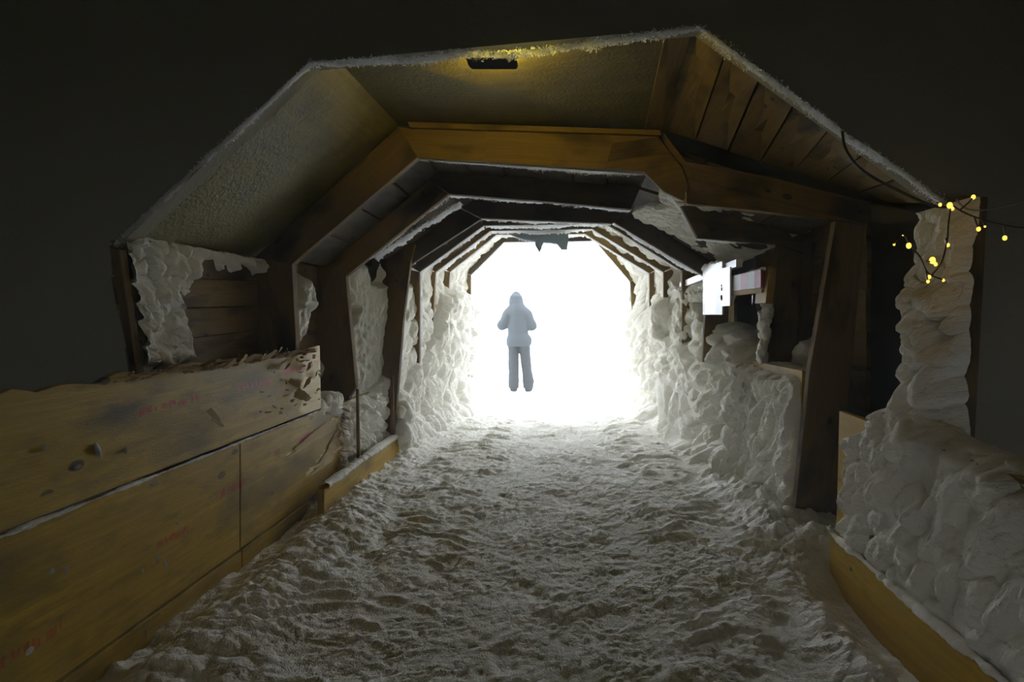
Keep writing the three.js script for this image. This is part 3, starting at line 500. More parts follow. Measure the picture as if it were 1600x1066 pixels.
// right foreground: snow-coated half wall and the post that stands on it
{
  const rows = []; for (let d = 1.05; d < 2.9; d *= 1.0022) rows.push(d);
  const n = rows.length - 1;
  const g = sheet(n, 340, (u, v) => {
    const d = rows[Math.round(u * n)], crest = 0.9 + 0.1 * Math.exp(-(((d - 2.4) / 0.22) ** 2)) - 0.05 * sstep(d, 1.9, 1.6) - 0.03 * sstep(d, 2.5, 2.8) + 0.015 * fbm(d * 9, 1, 2, 270), cap = sstep(v, 0.86, 1), y0 = lerp(0.17, crest, Math.min(1, v / 0.93)), e = 2.86 - d + 0.05 * fbm(y0 * 12, 3, 3, 271) - 0.16 * sstep(y0, 0.72, 0.86) - 0.03, m = sstep(e, 0, 0.05), q = 0.55 * (2 - d);
    const yy = y0 + 0.2 * cap, lm = lumps(d, yy + q * 0.1, -0.35, 0.072, 0.14, 272, 0.35), lb = lumps(d, yy, -0.5, 0.17, 0.26, 276);
    let h = m * sstep(y0, 0.16, 0.3) * (0.008 + 0.1 * Math.max(0, lm - 0.12) + 0.02 * lb * sstep(y0, 0.2, 0.45) + 0.012 * fbm(d * 14, y0 * 14, 3, 273) + 0.004 * bubble(d * 60, y0 * 60, 274)) * (1 - 0.5 * cap) - 0.014 * (1 - m);
    return { x: 1.452 + (y0 - 0.2) * 0.022 - h + cap * 0.16, y: y0 - 0.12 * Math.max(0, h) * (1 - cap), z: -d - 0.1 * Math.max(h, 0) * sstep(2.88 - d, 0, 0.1), u: d, v: y0, on: m > 0.02 };
  }, true, true);
  stuff('snow_wall', 'rippled snow coating the near right half wall beneath the fairy lights', g);
  const post = thing('timber_post', 'upright post plastered with snow and hung with yellow fairy lights', 'post');
  mesh('post', slab(V(1.58, 0.86, -2.24), V(1.635, 1.885, -2.24), V(1.635, 1.86, -2.5), V(1.58, 0.86, -2.5), 0.1, V(0, 1, 0)), T[1], post);
  const cg = sheet(120, 330, (u, v) => {
    const a = u * 2 - 1, y0 = lerp(0.84, 1.87, v), foot = Math.exp(-(y0 - 0.84) / 0.13), d = 2.37 - a * (0.14 + 0.06 * foot + 0.05 * Math.abs(a) ** 5 * lumps(a > 0 ? 1 : 3, y0, 0, 0.1, 0.11, 280)), r = Math.sqrt(Math.max(0, 1 - a ** 6));
    const h = r * (0.01 + 0.14 * lumps(a * 0.15, y0, -0.25, 0.1, 0.1, 291, 0.5) * (1 - 0.55 * sstep(y0, 1.55, 1.75)) + 0.014 * fbm(a * 2.4, y0 * 14, 4, 283) + 0.1 * foot) - 0.03 * (1 - r);
    return { x: lerp(1.58, 1.635, (y0 - 0.86) / 1.02) - h, y: y0 - 0.3 * Math.max(h, 0), z: -d, u: d, v: y0 };
  });
  mesh('snow_crust', cg, M.snow, post); recentre(post);
}
// ---------------------------------------------------------------- lamps, cables, signs
{
  const lp = thing('ceiling_lamp', 'small dark fitting under the first ceiling throwing yellow light on it', 'lamp', V(-0.345, 2.582, -2.5));
  const tray = new THREE.CapsuleGeometry(0.014, 0.175, 4, 10); tray.rotateZ(Math.PI / 2); tray.scale(1.15, 0.75, 4); mesh('housing', tray, M.black, lp).position.set(0, -0.012, -0.045);
  const clip = new THREE.TorusGeometry(0.016, 0.004, 6, 12, Math.PI * 1.3); const c = mesh('clip', clip, M.black, lp); c.position.set(-0.1, -0.004, 0);
  const tb = new THREE.CapsuleGeometry(0.006, 0.14, 3, 8); tb.rotateZ(Math.PI / 2); mesh('lamp_tube', tb, new THREE.MeshStandardMaterial({ color: 0xffd060, emissive: VAULT_LAMP.color, emissiveIntensity: 1.5 }), lp).position.set(0.02, 0.01, -0.05);
  for (const x of [-0.03, 0.07]) { const l = new THREE.PointLight(VAULT_LAMP.color, VAULT_LAMP.power / 2); l.name = 'lamp_light'; l.position.set(x, 0.012, -0.05); l.castShadow = true; l.shadow.radius = 0.4; lp.add(l); }
}
{ // lamp out of view behind the viewer, placed to brighten the near walls
  const hl = thing('unseen_hall_lamp', 'unseen round warm hanging lamp behind the viewer, placed to lift the dark hall', 'lamp', V(0.2, 2.3, 2.2));
  const s = mesh('lamp_shade', new THREE.SphereGeometry(0.14, 20, 12, 0, Math.PI * 2, Math.PI / 2, Math.PI / 2), new THREE.MeshStandardMaterial({ color: 0xffffff, emissive: UNSEEN_ROOM_LAMP.color, emissiveIntensity: 0.6 }), hl); s.position.y = 0;
  mesh('base', new THREE.CylinderGeometry(0.15, 0.15, 0.03, 24), M.black, hl).position.y = 0.02;
  mesh('cord', new THREE.CylinderGeometry(0.005, 0.005, 1.58, 8), M.cable, hl).position.y = 0.82;
  const l = new THREE.PointLight(UNSEEN_ROOM_LAMP.color, UNSEEN_ROOM_LAMP.power); l.name = 'lamp_light'; l.position.set(0, -0.22, 0); l.castShadow = true; l.shadow.radius = 5; hl.add(l);
}
const dC = 2.3;
tag(recentre(mesh('power_cable', tube([[1316, 206], [1320, 230], [1336, 256], [1362, 276], [1400, 296], [1440, 315], [1460, 322], [1486, 324]].map(([x, y], i) => at(x, y, dC - i * 0.01)), 0.006, 60, 8), M.cable)), 'thick black cable drooping under the right-hand ceiling planks', 'cable');
tag(recentre(mesh('power_cable', tube([[1494, 312], [1506, 324], [1526, 329], [1560, 324], [1610, 313], [1680, 296]].map(([x, y]) => at(x, y, 2.12)), 0.0035, 60, 7), M.greyCable)), 'thin grey cable running from the corner to the right over the dark wall', 'cable');
function fairy(label, wires, bulbs, d) {
  const g = thing('string_lights', label, 'fairy lights', null, 'yellow fairy lights');
  mesh('wire', mergeGeometries(wires.map((w) => tube(w.map(([x, y, z = 0]) => at(x, y, d + z)), 0.0028, 36, 6))), M.cable, g);
  for (const [x, y, r = 1, z = 0] of bulbs) {
    const b = new THREE.SphereGeometry(0.0072 * r, 9, 7); b.scale(1, 1.25, 1); const m = mesh('bulb', b, M.bulb, g); m.position.copy(at(x, y, d + z));
    const l = new THREE.PointLight(FAIRY.color, FAIRY.power * r * r); l.name = 'bulb_light'; l.position.copy(m.position); l.castShadow = true; l.shadow.radius = 0.3; g.add(l);
  }
  return recentre(g);
}
fairy('tangle of yellow fairy lights hanging on the snowy post', [
  [[1486, 322], [1482, 350], [1480, 375], [1470, 412], [1454, 432]], [[1422, 384], [1438, 402], [1448, 424], [1455, 430], [1475, 438]], [[1448, 408], [1458, 410], [1464, 414]], [[1478, 372], [1481, 384]], [[1446, 420], [1450, 440]], [[1396, 381], [1411, 366], [1422, 384]],
], [[1469, 320, 0.8], [1484, 321, 1.35], [1488, 326, 0.9], [1481, 383, 0.9], [1420, 384, 1.25], [1411, 367, 0.5, 0.02], [1397, 382, 0.6, 0.02], [1457, 407, 1.5], [1462, 413, 0.9], [1452, 433, 0.9], [1450, 440, 0.8], [1474, 438, 0.7]], 2.05);
fairy('second string of yellow fairy lights dangling over the dark wall', [
  [[1490, 322], [1506, 332], [1545, 346], [1600, 356], [1660, 350]], [[1500, 328], [1514, 316], [1521, 308]], [[1522, 338], [1529, 358]], [[1534, 343], [1539, 353]], [[1568, 351], [1571, 372]],
], [[1521, 308, 1], [1529, 358, 1], [1539, 354, 0.5], [1570, 372, 1.05]], 2.02);

// white and striped boards fixed along the right wall
{
  const X = 1.3, up = V(0, 1, 0), along = V(0, 0, -1);
  const q = (d0, d1, y0, y1, x = X, tilt = 0) => [V(x, y0, -d0), V(x + tilt, y1, -d0), V(x + tilt, y1, -d1), V(x, y0, -d1)];
  const rail = thing('hand_rail', 'pale wooden rail behind the white sign on the right wall', 'rail');
  mesh('bar', slab(V(1.31, 1.76, -4.2), V(1.31, 1.82, -4.2), V(1.31, 1.76, -6.3), V(1.31, 1.695, -6.3), 0.05, along), M.white, rail); recentre(rail);
  const a = thing('sign_board', 'blank white board with a snow cap, brightest of the boards on the right wall', 'sign');
  { // slightly bowed sheet
    const n = 14, s = new THREE.Shape(), f = (k) => [lerp(4.5, 5.14, k / n), -0.02 * Math.sin(Math.PI * k / n)];
    for (let k = 0; k <= n; k++) { const [d, b] = f(k); k ? s.lineTo(d, b) : s.moveTo(d, b); } for (let k = n; k >= 0; k--) { const [d, b] = f(k); s.lineTo(d, b + 0.012); }
    const g = new THREE.ExtrudeGeometry(s, { depth: 0.44, bevelEnabled: false }), p = g.attributes.position;
    for (let i = 0; i < p.count; i++) { const d = p.getX(i), b = p.getY(i), y = p.getZ(i); p.setXYZ(i, 1.288 + b, 1.39 + y, -d); }
    g.index || g.computeVertexNormals(); mesh('panel', g, M.white, a);
    const top = sheet(60, 10, (u, v) => { const d = lerp(4.52, 5.14, u), an = v * Math.PI * 2, r = 0.018 * (1 + 0.6 * fbm(d * 20, 1, 2, 300)) + 0.03 * bubble(d * 16, v * 3, 301) * sstep(u, 0.05, 0.3); return { x: 1.296 + Math.cos(an) * r * 0.7, y: 1.825 + Math.sin(an) * r, z: -d }; });
    mesh('snow_cap', top, M.snow, a);
  }
  recentre(a);
  const b = thing('sign_board', 'narrow white board with dark spots just right of the large white sign', 'sign');
  mesh('panel', slab(V(1.277, 1.46, -4.25), V(1.277, 1.765, -4.25), V(1.275, 1.77, -4.49), V(1.275, 1.46, -4.49), 0.014, along), M.white, b);
  for (const [d, y, r] of [[4.47, 1.63, 0.01], [4.465, 1.6, 0.015], [4.47, 1.53, 0.024]]) { const s = new THREE.CylinderGeometry(r, r, 0.006, 14); s.rotateZ(Math.PI / 2); mesh('knot', s, M.black, b).position.set(1.276, y, -d); }
  recentre(b);
  const st = thing('barrier_board', 'striped pink and white board between the signs and the end post', 'barrier');
  const cols = [[0.66, 0.64, 0.65], [0.6, 0.34, 0.4], [0.5, 0.55, 0.53], [0.45, 0.1, 0.17]], ds = [4.3, 4.06, 3.9, 3.76, 3.64];
  for (let k = 0; k < 4; k++) mesh('stripe', slab(...q(ds[k + 1], ds[k] - 0.002, 1.575, 1.695, 1.3), 0.02, along), new THREE.MeshPhysicalMaterial({ color: new THREE.Color(...cols[k]), roughness: 0.5, specularIntensity: 0.6 }), st);
  mesh('backing', slab(...q(3.64, 4.3, 1.54, 1.573, 1.305), 0.03, along), M.pale, st);
  for (const [d, l] of [[3.9, 0.09], [3.73, 0.05]]) { const c = new THREE.ConeGeometry(0.006, l, 7); c.rotateX(Math.PI); mesh('icicle', c, M.ice, st).position.set(1.33, 1.54 - l / 2, -d); }
  const cap = sheet(60, 9, (u, v) => { const d = lerp(3.62, 4.05, u), an = v * Math.PI * 2, r = (0.008 + 0.016 * bubble(d * 30, v * 3, 305)) * sstep(u, 0, 0.1) * sstep(1 - u, 0, 0.3); return { x: 1.33 + Math.cos(an) * r, y: 1.7 + Math.sin(an) * r, z: -d }; });
  mesh('snow_cap', cap, M.frost, st);
  recentre(st);
  const ep = thing('timber_stub', 'short yellowish upright at the right end of the striped board', 'post');
  mesh('board', slab(V(1.31, 1.47, -3.58), V(1.335, 1.7, -3.58), V(1.335, 1.7, -3.78), V(1.31, 1.47, -3.78), 0.05, up), M.yellow, ep);
  recentre(ep);
  // snow hanging from the rail
  const hg = sheet(120, 60, (u, v) => { const an = v * Math.PI * 2, d = lerp(4.95, 6.05, u), e = Math.sqrt(clamp(Math.sin(Math.PI * clamp(u)) * 3)), y = 1.62 + 0.09 * Math.sin(an) * e, h = 0.05 * e * (0.6 + 1.2 * lumps(d, an * 0.09, 0, 0.05, 0.16, 310)); return { x: 1.36 - Math.cos(an) * h, y: y - (0.03 * noise(d * 20, 3, 311)) * (Math.sin(an) < 0 ? 1 : 0), z: -d, u: d, v: an * 0.1 }; });
  stuff('snow_clump', 'grey frost sheet hanging below the pale rail left of the white sign', hg);
}
// snow-coated columns standing on the right snow wall
function column(label, d, x, y0, y1, rx, rz, sd, lean = 0) { // a pile of overlapping knobs
  const r = mulberry(sd), b = [], n = Math.round(26 + 40 * (y1 - y0)), c = [x, (y0 + y1) / 2, -d];
  for (let k = 0; k < n; k++) { const t = (k + r()) / n, an = r() * 6.3, w = Math.sqrt(clamp(1 - (2 * t - 1) ** 6)) * (0.35 + 0.75 * r()), s = (0.3 + 0.35 * r()) * Math.min(rx, rz) + 0.008; const p = [x + lean * (t - 0.5) + Math.cos(an) * rx * w * 0.75, lerp(y0 + s, y1 - s, t), -d + Math.sin(an) * rz * w * 0.8]; b.push([p, [p[0], p[1] - s * 0.7, p[2]], s, s * 0.85]); }
  b.push([[x - lean * 0.4, y0 + rx * 0.6, -d], [x + lean * 0.4, y1 - rx * 0.6, -d], Math.min(rx, rz) * 0.55, Math.min(rx, rz) * 0.5]);
  const m = 0.06, lo = V(x - rx - m, y0 - m, -d - rz - m), hi = V(x + rx + m, y1 + m, -d + rz + m);
  const g = blob(b, lo, hi, Math.max(0.0055, (y1 - y0 + 2 * m) / 140), 0.006), q = g.attributes.position, nn = g.attributes.normal;
  for (let k = 0; k < q.count; k++) { const h = 0.018 * fbm((q.getX(k) + q.getZ(k)) * 17, q.getY(k) * 15 + q.getZ(k) * 9, 4, sd); q.setXYZ(k, q.getX(k) + nn.getX(k) * h, q.getY(k) + nn.getY(k) * h, q.getZ(k) + nn.getZ(k) * h); }
  g.computeVertexNormals(); return stuff('snow_clump', label, g);
}
column('snow-coated stump of a post under the left end of the pale rail', 6.1, 1.31, 0.95, 1.72, 0.07, 0.09, 320);
column('mushroom of packed snow bulging from the right wall near the exit', 6.75, 1.22, 1.05, 1.62, 0.17, 0.17, 324, 0.03);
column('ragged snow pillar on the edge of the second right-hand post', 4.3, 1.56, 1.0, 1.56, 0.04, 0.07, 328, 0.05);
column('snow heap leaning on the foot of the loose left plank', 5.32, -1.62, 0.05, 0.56, 0.12, 0.16, 332);
column('rounded snow lump on top of the left boards by the second arch', 4.05, -1.78, 0.66, 0.82, 0.07, 0.2, 336);

// ragged frosted scrap hanging at the top of the exit
{
  const d = 6.9, pts = [[800, 368], [830, 362], [846, 356], [852, 350], [884, 351], [887, 372], [885, 389], [878, 389], [871, 381], [862, 379], [848, 378], [843, 393], [838, 384], [838, 377], [818, 374]];
  const s = new THREE.Shape(pts.map(([x, y]) => { const w = at(x, y, d); return new THREE.Vector2(w.x, w.y); })), g = new THREE.ExtrudeGeometry(s, { depth: 0.03, bevelEnabled: true, bevelThickness: 0.012, bevelSize: 0.012, bevelSegments: 2, curveSegments: 2 }); g.translate(0, 0, -d);
  const o = thing('hanging_scrap', 'ragged dark frosted scrap hanging from the top of the exit', 'scrap');
  mesh('cloth', g, new THREE.MeshStandardMaterial({ color: new THREE.Color(0.3, 0.37, 0.4), roughness: 1 }), o);
  o.add(crystals(px([...pts, pts[0]], d), 0.03, 900, 0.008, 77)); recentre(o);
}
// thin battens on the left snow crust
for (const [x, y0, y1, d, l] of [[557, 608, 716, 4.42, 'thin upright batten standing before the left snow crust'], [611, 588, 690, 5.1, 'thin upright batten at the foot of the loose left plank']])
  tag(recentre(mesh('batten', slab(at(x, y1, d), at(x + 5, y1, d), at(x + 3, y0, d), at(x - 1, y0, d), 0.02, V(0, 1, 0)), T[2])), l, 'batten');

// splinters, peeled veneer and snow bits on the left boards
{
  const curl = (d, y, len, wid, ang, lift, bend, x = -1.712) => { // a strip that peels off the board
    const g = sheet(6, 2, (u, v) => { const s = u * len, k = (v - 0.5) * wid * (1 - 0.75 * u * u) * (0.8 + 0.4 * hash(Math.round(u * 6), Math.round(v * 2), Math.round(d * 991))), c = Math.cos(ang), n = Math.sin(ang), up = lift * Math.sin(Math.min(1.9, u * bend)); return { x: x + up + 0.0, y: y + s * n * (1 - 0.35 * u * bend * 0.5) + k * c, z: -(d + s * c - k * n) }; });
    const b = g.clone(), p = b.attributes.position; for (let i = 0; i < p.count; i++) p.setX(i, p.getX(i) - 0.0025); const ix = b.index.array; for (let i = 0; i < ix.length; i += 3) { const t = ix[i]; ix[i] = ix[i + 1]; ix[i + 1] = t; }
    const m = mergeGeometries([g, b]); m.computeVertexNormals(); return m;
  };
  const bare = new THREE.MeshStandardMaterial({ color: new THREE.Color(0.46, 0.35, 0.17), roughness: 0.85 });
  const W = (d) => -1.716 - 0.02 * 0.2;
  for (const [x, y, len, wid, ang, lift] of [[480, 574, 0.07, 0.06, 2.6, 0.05], [476, 600, 0.09, 0.07, 2.4, 0.07], [462, 613, 0.1, 0.08, -0.9, 0.06], [452, 594, 0.07, 0.04, -1.0, 0.05], [446, 574, 0.06, 0.06, 2.2, 0.05], [488, 558, 0.05, 0.03, 2.9, 0.04], [430, 556, 0.08, 0.05, 2.0, 0.05], [415, 560, 0.07, 0.05, 1.4, 0.05], [400, 566, 0.07, 0.06, 1.9, 0.06], [380, 566, 0.06, 0.05, 1.2, 0.05], [372, 570, 0.08, 0.05, 1.8, 0.05], [350, 577, 0.07, 0.05, 1.5, 0.05], [493, 585, 0.05, 0.03, 2.7, 0.03], [325, 640, 0.09, 0.04, -1.3, 0.04], [332, 655, 0.06, 0.04, -1.6, 0.05], [437, 570, 0.08, 0.03, 1.5, 0.06]]) {
    const d = 1.715 * F / (CX - x), p = at(x, y, d); mesh('splinter', curl(d, p.y, len, wid, ang, lift, 1.6), bare, wallLeft);
  }
  const fl = [], r5 = mulberry(91); for (let k = 0; k < 48; k++) { const d = 3.78 - 0.75 * r5() ** 1.6, y = 0.78 + 0.34 * r5(); fl.push(curl(d, y, 0.008 + 0.025 * r5() ** 2, 0.006 + 0.014 * r5(), r5() * 6.3, 0.008 + 0.02 * r5(), 1.6)); }
  mesh('flakes', mergeGeometries(fl), bare, wallLeft).userData = { kind: 'stuff' };
  const r = mulberry(31), fr = [];                                                             // torn fibres along the top edge
  for (let k = 0; k < 170; k++) { const d = lerp(2.0, 3.7, r() ** 0.8), y = 1.145 + (r() - 0.5) * 0.03; fr.push(curl(d, y, 0.015 + 0.05 * r() * r(), 0.005 + 0.012 * r(), (r() - 0.1) * 3.2, 0.015 + 0.03 * r(), 1.5 + r(), -1.735 + 0.02 * r())); }
  const fm = mesh('splinters', mergeGeometries(fr), bare, wallLeft); fm.userData = { kind: 'stuff' };
  const torn = [];                                                                             // pale torn wood at the end of the lower board
  for (const [d0, y0, d1, y1, w] of [[3.5, 0.52, 4.12, 0.56, 0.05], [3.86, 0.33, 4.16, 0.42, 0.05], [3.72, 0.29, 4.1, 0.33, 0.03], [3.98, 0.4, 4.17, 0.46, 0.06], [3.4, 0.49, 3.75, 0.525, 0.015], [3.62, 0.545, 4.0, 0.6, 0.02]])
    mesh('splinter', curl(d1, y1, Math.hypot(d1 - d0, y1 - y0), w * 1.6, Math.atan2(y0 - y1, d0 - d1), 0.005, 1.2, -1.747), M.pale, wallLeft);
  for (let k = 0; k < 120; k++) { const y = lerp(0.16, 0.68, r()); torn.push(curl(4.2 + 0.04 * r(), y, 0.03 + 0.06 * r(), 0.008, -1.6 + (r() - 0.5) * 2.4, 0.03 + 0.03 * r(), 1.5, -1.745)); }
  mesh('splinters', mergeGeometries(torn), M.pale, wallLeft).userData = { kind: 'stuff' };
  // snow bits sticking to the boards
  const bits = [];
  const bit = (x, y, s, sx = 1, sy = 1, rot = 0, wx = 1.72) => { const d = wx * F / (CX - x), p = at(x, y, d), b = new THREE.IcosahedronGeometry(0.02 * s, 2), q = b.attributes.position; for (let i = 0; i < q.count; i++) { const k = 1 + 0.5 * noise(q.getX(i) * 90 + x, q.getY(i) * 90 + q.getZ(i) * 50, 5); q.setXYZ(i, q.getX(i) * k * 0.55, q.getY(i) * k * sy, q.getZ(i) * k * sx); } b.rotateX(rot); b.translate(p.x + 0.002, p.y, p.z); b.computeVertexNormals(); mesh('snow_clump', b, M.snow, wallLeft); };
  for (const a of [[152, 704, 0.7, 0.5, 2.2, 0.4], [70, 700, 0.5, 0.6, 1.4, 0.3], [196, 704, 0.5, 0.7, 1.4], [120, 730, 0.5, 1.6, 0.7], [277, 818, 0.45, 0.7, 1], [284, 826, 0.4, 1.4, 0.5, 0.4], [245, 872, 0.4, 0.5, 2.2, 0.3], [258, 880, 0.45, 0.5, 2.6, 0.4], [222, 892, 0.4, 0.6, 2, 0.2], [80, 892, 0.6, 0.8, 0.9], [102, 892, 0.5, 0.7, 1], [46, 1018, 0.5, 1, 1], [228, 990, 0.4, 0.5, 1.8], [240, 757, 0.6, 1.6, 0.6]]) bit(...a);
  // snow ledge on top of the lower boards
  const lg = sheet(420, 10, (u, v) => { const d = lerp(1.3, 4.05, u), an = v * Math.PI * 2, r0 = (0.002 + 0.012 * Math.max(0, fbm(d * 5, 1, 3, 340) + 0.1) + 0.009 * bubble(d * 30, v * 3, 341)); return { x: -1.742 + Math.cos(an) * r0 * 1.1, y: 0.713 + Math.sin(an) * r0 * 0.8, z: -d }; });
  mesh('snow_ledge', lg, M.snow, wallLeft);
  const kg = sheet(260, 10, (u, v) => { const d = lerp(3.65, 5.36, u), an = v * Math.PI * 2, r0 = 0.014 + 0.02 * clamp(0.5 + fbm(d * 5, 3, 3, 342)) + 0.012 * bubble(d * 28, v * 3, 343); return { x: -1.625 + Math.cos(an) * r0 * 1.3, y: 0.238 + Math.sin(an) * r0 * 0.8, z: -d }; });
  mesh('snow_ledge', kg, M.snow, wallLeft);
  const rg = sheet(260, 10, (u, v) => { const d = lerp(1.2, 2.9, u), an = v * Math.PI * 2, r0 = 0.006 + 0.016 * clamp(0.5 + fbm(d * 7, 5, 3, 344)) + 0.01 * bubble(d * 34, v * 3, 345); return { x: 1.42 + Math.cos(an) * r0 * 1.3, y: 0.185 + 0.02 * (d - 0.9) + Math.sin(an) * r0 * 0.8, z: -d }; });
  mesh('snow_ledge', rg, M.snow, wallRight);
}

// ---------------------------------------------------------------- the person at the exit, seen from behind
function blob(bones, lo, hi, cell, k = 0.03) { // smooth union of tapered capsules meshed on a grid
  const size = V().subVectors(hi, lo), m = Math.max(size.x, size.y, size.z), res = Math.min(150, Math.ceil(m / cell)), mc = new MarchingCubes(res, M.snow, false, false, 400000), f = mc.field, half = m / 2, c = V().addVectors(lo, hi).multiplyScalar(0.5);
  const hr = res / 2, B = bones.map(([a, b, ra, rb, flat = 1]) => ({ a, d: [b[0] - a[0], b[1] - a[1], b[2] - a[2]], ra, rb, flat, l: (b[0] - a[0]) ** 2 + (b[1] - a[1]) ** 2 + (b[2] - a[2]) ** 2 || 1e-9 }));
  for (let z = 0, i = 0; z < res; z++) for (let y = 0; y < res; y++) for (let x = 0; x < res; x++, i++) {
    const X = c.x + (x - hr) / hr * half, Y = c.y + (y - hr) / hr * half, Z = c.z + (z - hr) / hr * half; let s = 0;
    for (const q of B) { const px_ = X - q.a[0], py = Y - q.a[1], pz = Z - q.a[2], t = clamp((px_ * q.d[0] + py * q.d[1] + pz * q.d[2]) / q.l), ex = px_ - q.d[0] * t, ey = py - q.d[1] * t, ez = (pz - q.d[2] * t) / q.flat, e = Math.sqrt(ex * ex + ey * ey + ez * ez) - lerp(q.ra, q.rb, t); if (e < 0.25) s += Math.exp(-e / k); }
    f[i] = s > 0 ? k * Math.log(s) : -0.3;
  }
  mc.isolation = 0; mc.update();
  let g = new THREE.BufferGeometry(); g.setAttribute('position', new THREE.BufferAttribute(mc.positionArray.slice(0, mc.count * 3), 3));
  g = mergeVertices(g, 1e-5); g.scale(half, half, half); g.translate(c.x, c.y, c.z); g.computeVertexNormals(); return g;
}
{
  const o = thing('person', 'person in hooded jacket and trousers seen from behind, hands held in front', 'person', V(-0.849, 0, -9.75));
  const cloth = (r, g, b) => new THREE.MeshPhysicalMaterial({ color: new THREE.Color(r, g, b), roughness: 0.9, sheen: 0.3, sheenColor: new THREE.Color(0.5, 0.55, 0.6), sheenRoughness: 0.6 });
  const skin = new THREE.MeshPhysicalMaterial({ color: new THREE.Color(0.55, 0.34, 0.25), roughness: 0.6 });
  // joints (z: negative is away from the viewer)
  const hipL = [-0.1, 0.92, 0], hipR = [0.085, 0.92, 0], kneeL = [-0.1, 0.5, -0.02], kneeR = [0.125, 0.5, -0.02], ankL = [-0.092, 0.09, 0.02], ankR = [0.17, 0.09, 0.02], shL = [-0.185, 1.38, 0], shR = [0.13, 1.37, 0], elL = [-0.305, 1.19, -0.02], elR = [0.225, 1.18, -0.02], wrL = [-0.14, 1.2, -0.22], wrR = [0.07, 1.2, -0.22], neck = [-0.035, 1.5, 0], head = [-0.055, 1.66, -0.03];
  const bodyBones = [[hipL, kneeL, 0.08, 0.055], [kneeL, ankL, 0.052, 0.036], [hipR, kneeR, 0.08, 0.055], [kneeR, ankR, 0.052, 0.036], [ankL, [-0.11, 0.045, -0.12], 0.036, 0.03], [ankR, [0.19, 0.045, -0.12], 0.036, 0.03], [hipL, hipR, 0.09, 0.09], [[-0.01, 0.98, 0], [-0.02, 1.32, 0], 0.12, 0.135, 0.75], [shL, shR, 0.06, 0.06], [[-0.02, 1.32, 0], neck, 0.12, 0.055, 0.8], [neck, head, 0.052, 0.055], [shL, elL, 0.048, 0.038], [elL, wrL, 0.037, 0.026], [shR, elR, 0.048, 0.038], [elR, wrR, 0.037, 0.026]];
  const body = blob(bodyBones, V(-0.6, -0.02, -0.6), V(0.6, 1.85, 0.6), 0.0135, 0.012);
  const H = (x, y, z) => [head[0] + x, head[1] + y, head[2] + z];
  const headG = blob([[H(0, 0.03, 0.005), H(0, 0.035, -0.02), 0.078, 0.076], [H(0, -0.04, -0.035), H(0, -0.065, -0.06), 0.058, 0.035], [H(0, 0, -0.092), H(0, -0.022, -0.112), 0.008, 0.013], [H(-0.032, 0.012, -0.08), H(-0.03, 0.012, -0.082), 0.014, 0.014], [H(0.032, 0.012, -0.08), H(0.03, 0.012, -0.082), 0.014, 0.014], [H(-0.018, -0.052, -0.09), H(0.018, -0.052, -0.09), 0.008, 0.008], [H(-0.08, 0.005, 0), H(-0.083, -0.03, 0), 0.014, 0.009], [H(0.08, 0.005, 0), H(0.083, -0.03, 0), 0.014, 0.009]], V(head[0] - 0.14, head[1] - 0.14, head[2] - 0.14), V(head[0] + 0.14, head[1] + 0.14, head[2] + 0.14), 0.004, 0.006);
  const hand = (w, s) => { // loosely closed in front of the chest, thumb up
    const P = (x, y, z) => [w[0] + s * x, w[1] + y, w[2] + z], b = [[P(0, 0, 0), P(0.03, 0.005, -0.03), 0.024, 0.026], [P(0.03, 0.02, -0.03), P(0.055, 0.015, -0.045), 0.02, 0.02], [P(0.03, -0.015, -0.03), P(0.055, -0.018, -0.045), 0.02, 0.018]];
    for (let k = 0; k < 4; k++) { const y = 0.032 - 0.021 * k, l = [0.036, 0.04, 0.037, 0.029][k]; b.push([P(0.055, y, -0.045), P(0.055 + l * 0.9, y - 0.002, -0.05 - l * 0.4), 0.0095, 0.0088], [P(0.055 + l * 0.9, y - 0.002, -0.05 - l * 0.4), P(0.06 + l * 0.75, y - 0.004, -0.065 - l * 0.9), 0.0088, 0.0075]); }
    b.push([P(0.015, 0.02, -0.03), P(0.035, 0.055, -0.05), 0.012, 0.01], [P(0.035, 0.055, -0.05), P(0.062, 0.066, -0.055), 0.0098, 0.008]);
    return blob(b, V(w[0] - 0.13, w[1] - 0.13, w[2] - 0.16), V(w[0] + 0.13, w[1] + 0.13, w[2] + 0.1), 0.0032, 0.004);
  };
  mesh('body', mergeGeometries([body, headG, hand(wrL, 1), hand(wrR, -1)]), skin, o);
  const jacket = blob([[[-0.06, 0.9, 0], [0.055, 0.9, 0], 0.172, 0.172, 0.85], [[-0.015, 0.95, 0], [-0.02, 1.12, 0], 0.165, 0.165, 0.75], [[-0.02, 1.12, 0], [-0.02, 1.38, 0.01], 0.17, 0.165, 0.8], [shL, shR, 0.1, 0.1, 0.9], [shL, elL, 0.098, 0.085], [elL, wrL, 0.082, 0.05], [shR, elR, 0.098, 0.085], [elR, wrR, 0.082, 0.05], [[-0.03, 1.45, 0.01], [-0.045, 1.54, 0], 0.14, 0.12, 0.9], [[-0.05, 1.5, 0], shL, 0.12, 0.1, 0.9], [[-0.04, 1.5, 0], shR, 0.12, 0.1, 0.9]], V(-0.62, 0.7, -0.5), V(0.62, 1.7, 0.5), 0.011, 0.016);
  { const p = jacket.attributes.position; for (let i = 0; i < p.count; i++) { const y = p.getY(i); if (y < 0.82) p.setY(i, 0.82 + (y - 0.82) * 0.1); const k = 1 + 0.03 * noise(p.getX(i) * 14, y * 16 + p.getZ(i) * 9, 5); p.setX(i, (p.getX(i) + 0.01) * k - 0.01); } jacket.computeVertexNormals(); }
  const jm = mesh('jacket', jacket, cloth(0.07, 0.085, 0.095), o);
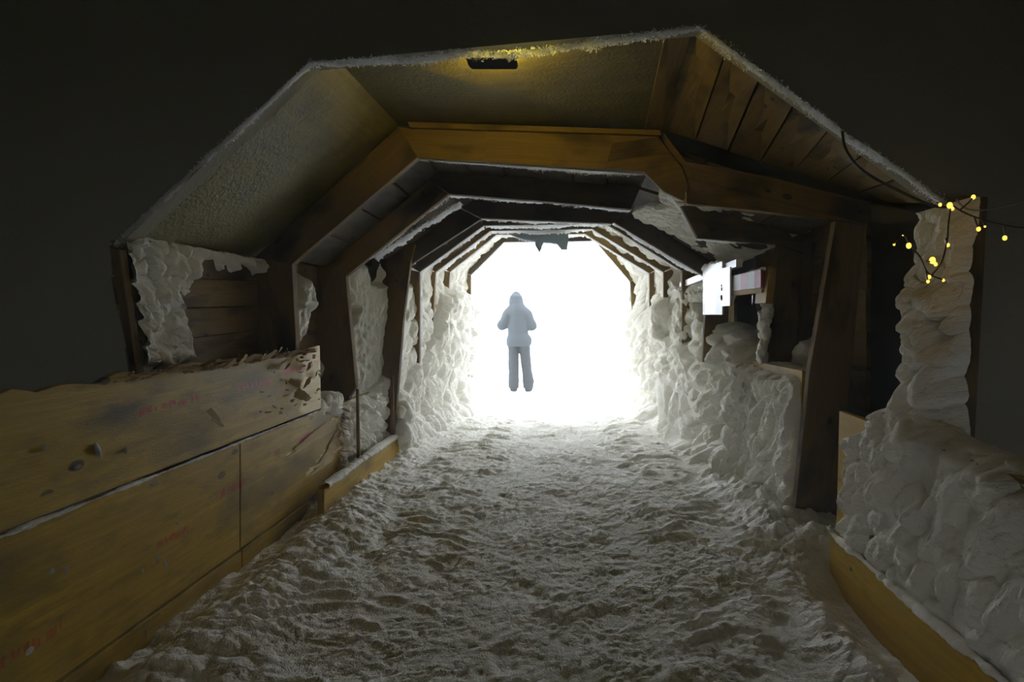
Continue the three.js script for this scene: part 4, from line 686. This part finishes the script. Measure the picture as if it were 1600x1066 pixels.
  const hood = blob([[H(0.0, 0.02, 0.01), H(0, 0.07, -0.005), 0.106, 0.072], [H(0, -0.06, 0.012), H(0.0, 0.0, 0.01), 0.125, 0.112], [H(0.01, -0.12, 0.03), H(0, -0.05, 0.012), 0.13, 0.12, 0.8]], V(head[0] - 0.24, head[1] - 0.3, head[2] - 0.2), V(head[0] + 0.24, head[1] + 0.2, head[2] + 0.25), 0.007, 0.012);
  mesh('hood', hood, cloth(0.07, 0.085, 0.095), jm);
  const strand = []; for (let k = 0; k < 7; k++) strand.push(tube([V(0.06, 1.58 - k * 0.006, 0.03), V(0.1, 1.57 - k * 0.008, 0.02), V(0.13 + 0.006 * k, 1.545 - k * 0.01, 0.0)], 0.0025, 8, 5)); mesh('hair', mergeGeometries(strand), new THREE.MeshStandardMaterial({ color: new THREE.Color(0.08, 0.06, 0.05), roughness: 0.7 }), o);
  const leg = (h, k, a, toe) => [[h, k, 0.105, 0.088], [k, [a[0], 0.2, a[2]], 0.088, 0.092], [[a[0], 0.2, a[2]], [a[0], 0.1, a[2]], 0.094, 0.09]];
  const tr = blob([...leg(hipL, kneeL, ankL), ...leg(hipR, kneeR, ankR), [hipL, hipR, 0.1, 0.1]], V(-0.5, 0.02, -0.5), V(0.5, 1.06, 0.5), 0.0085, 0.01);
  { const p = tr.attributes.position; for (let i = 0; i < p.count; i++) { const y = p.getY(i); if (y < 0.07) p.setY(i, 0.07 + (y - 0.07) * 0.1); const k = 0.006 * noise(p.getX(i) * 12 + p.getZ(i) * 9, y * 22, 9); p.setX(i, p.getX(i) + k); } tr.computeVertexNormals(); }
  mesh('trousers', tr, cloth(0.045, 0.052, 0.057), o);
  for (const [a, toe] of [[ankL, -0.115], [ankR, 0.195]]) {
    const bt = blob([[[a[0], 0.06, 0.03], [toe, 0.05, -0.16], 0.06, 0.048], [[a[0], 0.06, 0.03], [a[0], 0.14, 0.02], 0.06, 0.058]], V(a[0] - 0.2, -0.02, -0.26), V(a[0] + 0.2, 0.25, 0.16), 0.007, 0.008), p = bt.attributes.position;
    for (let i = 0; i < p.count; i++) if (p.getY(i) < 0.012) p.setY(i, 0.012); bt.computeVertexNormals(); mesh('boot', bt, cloth(0.05, 0.055, 0.06), o);
  }
}
renderer.render(scene, camera);
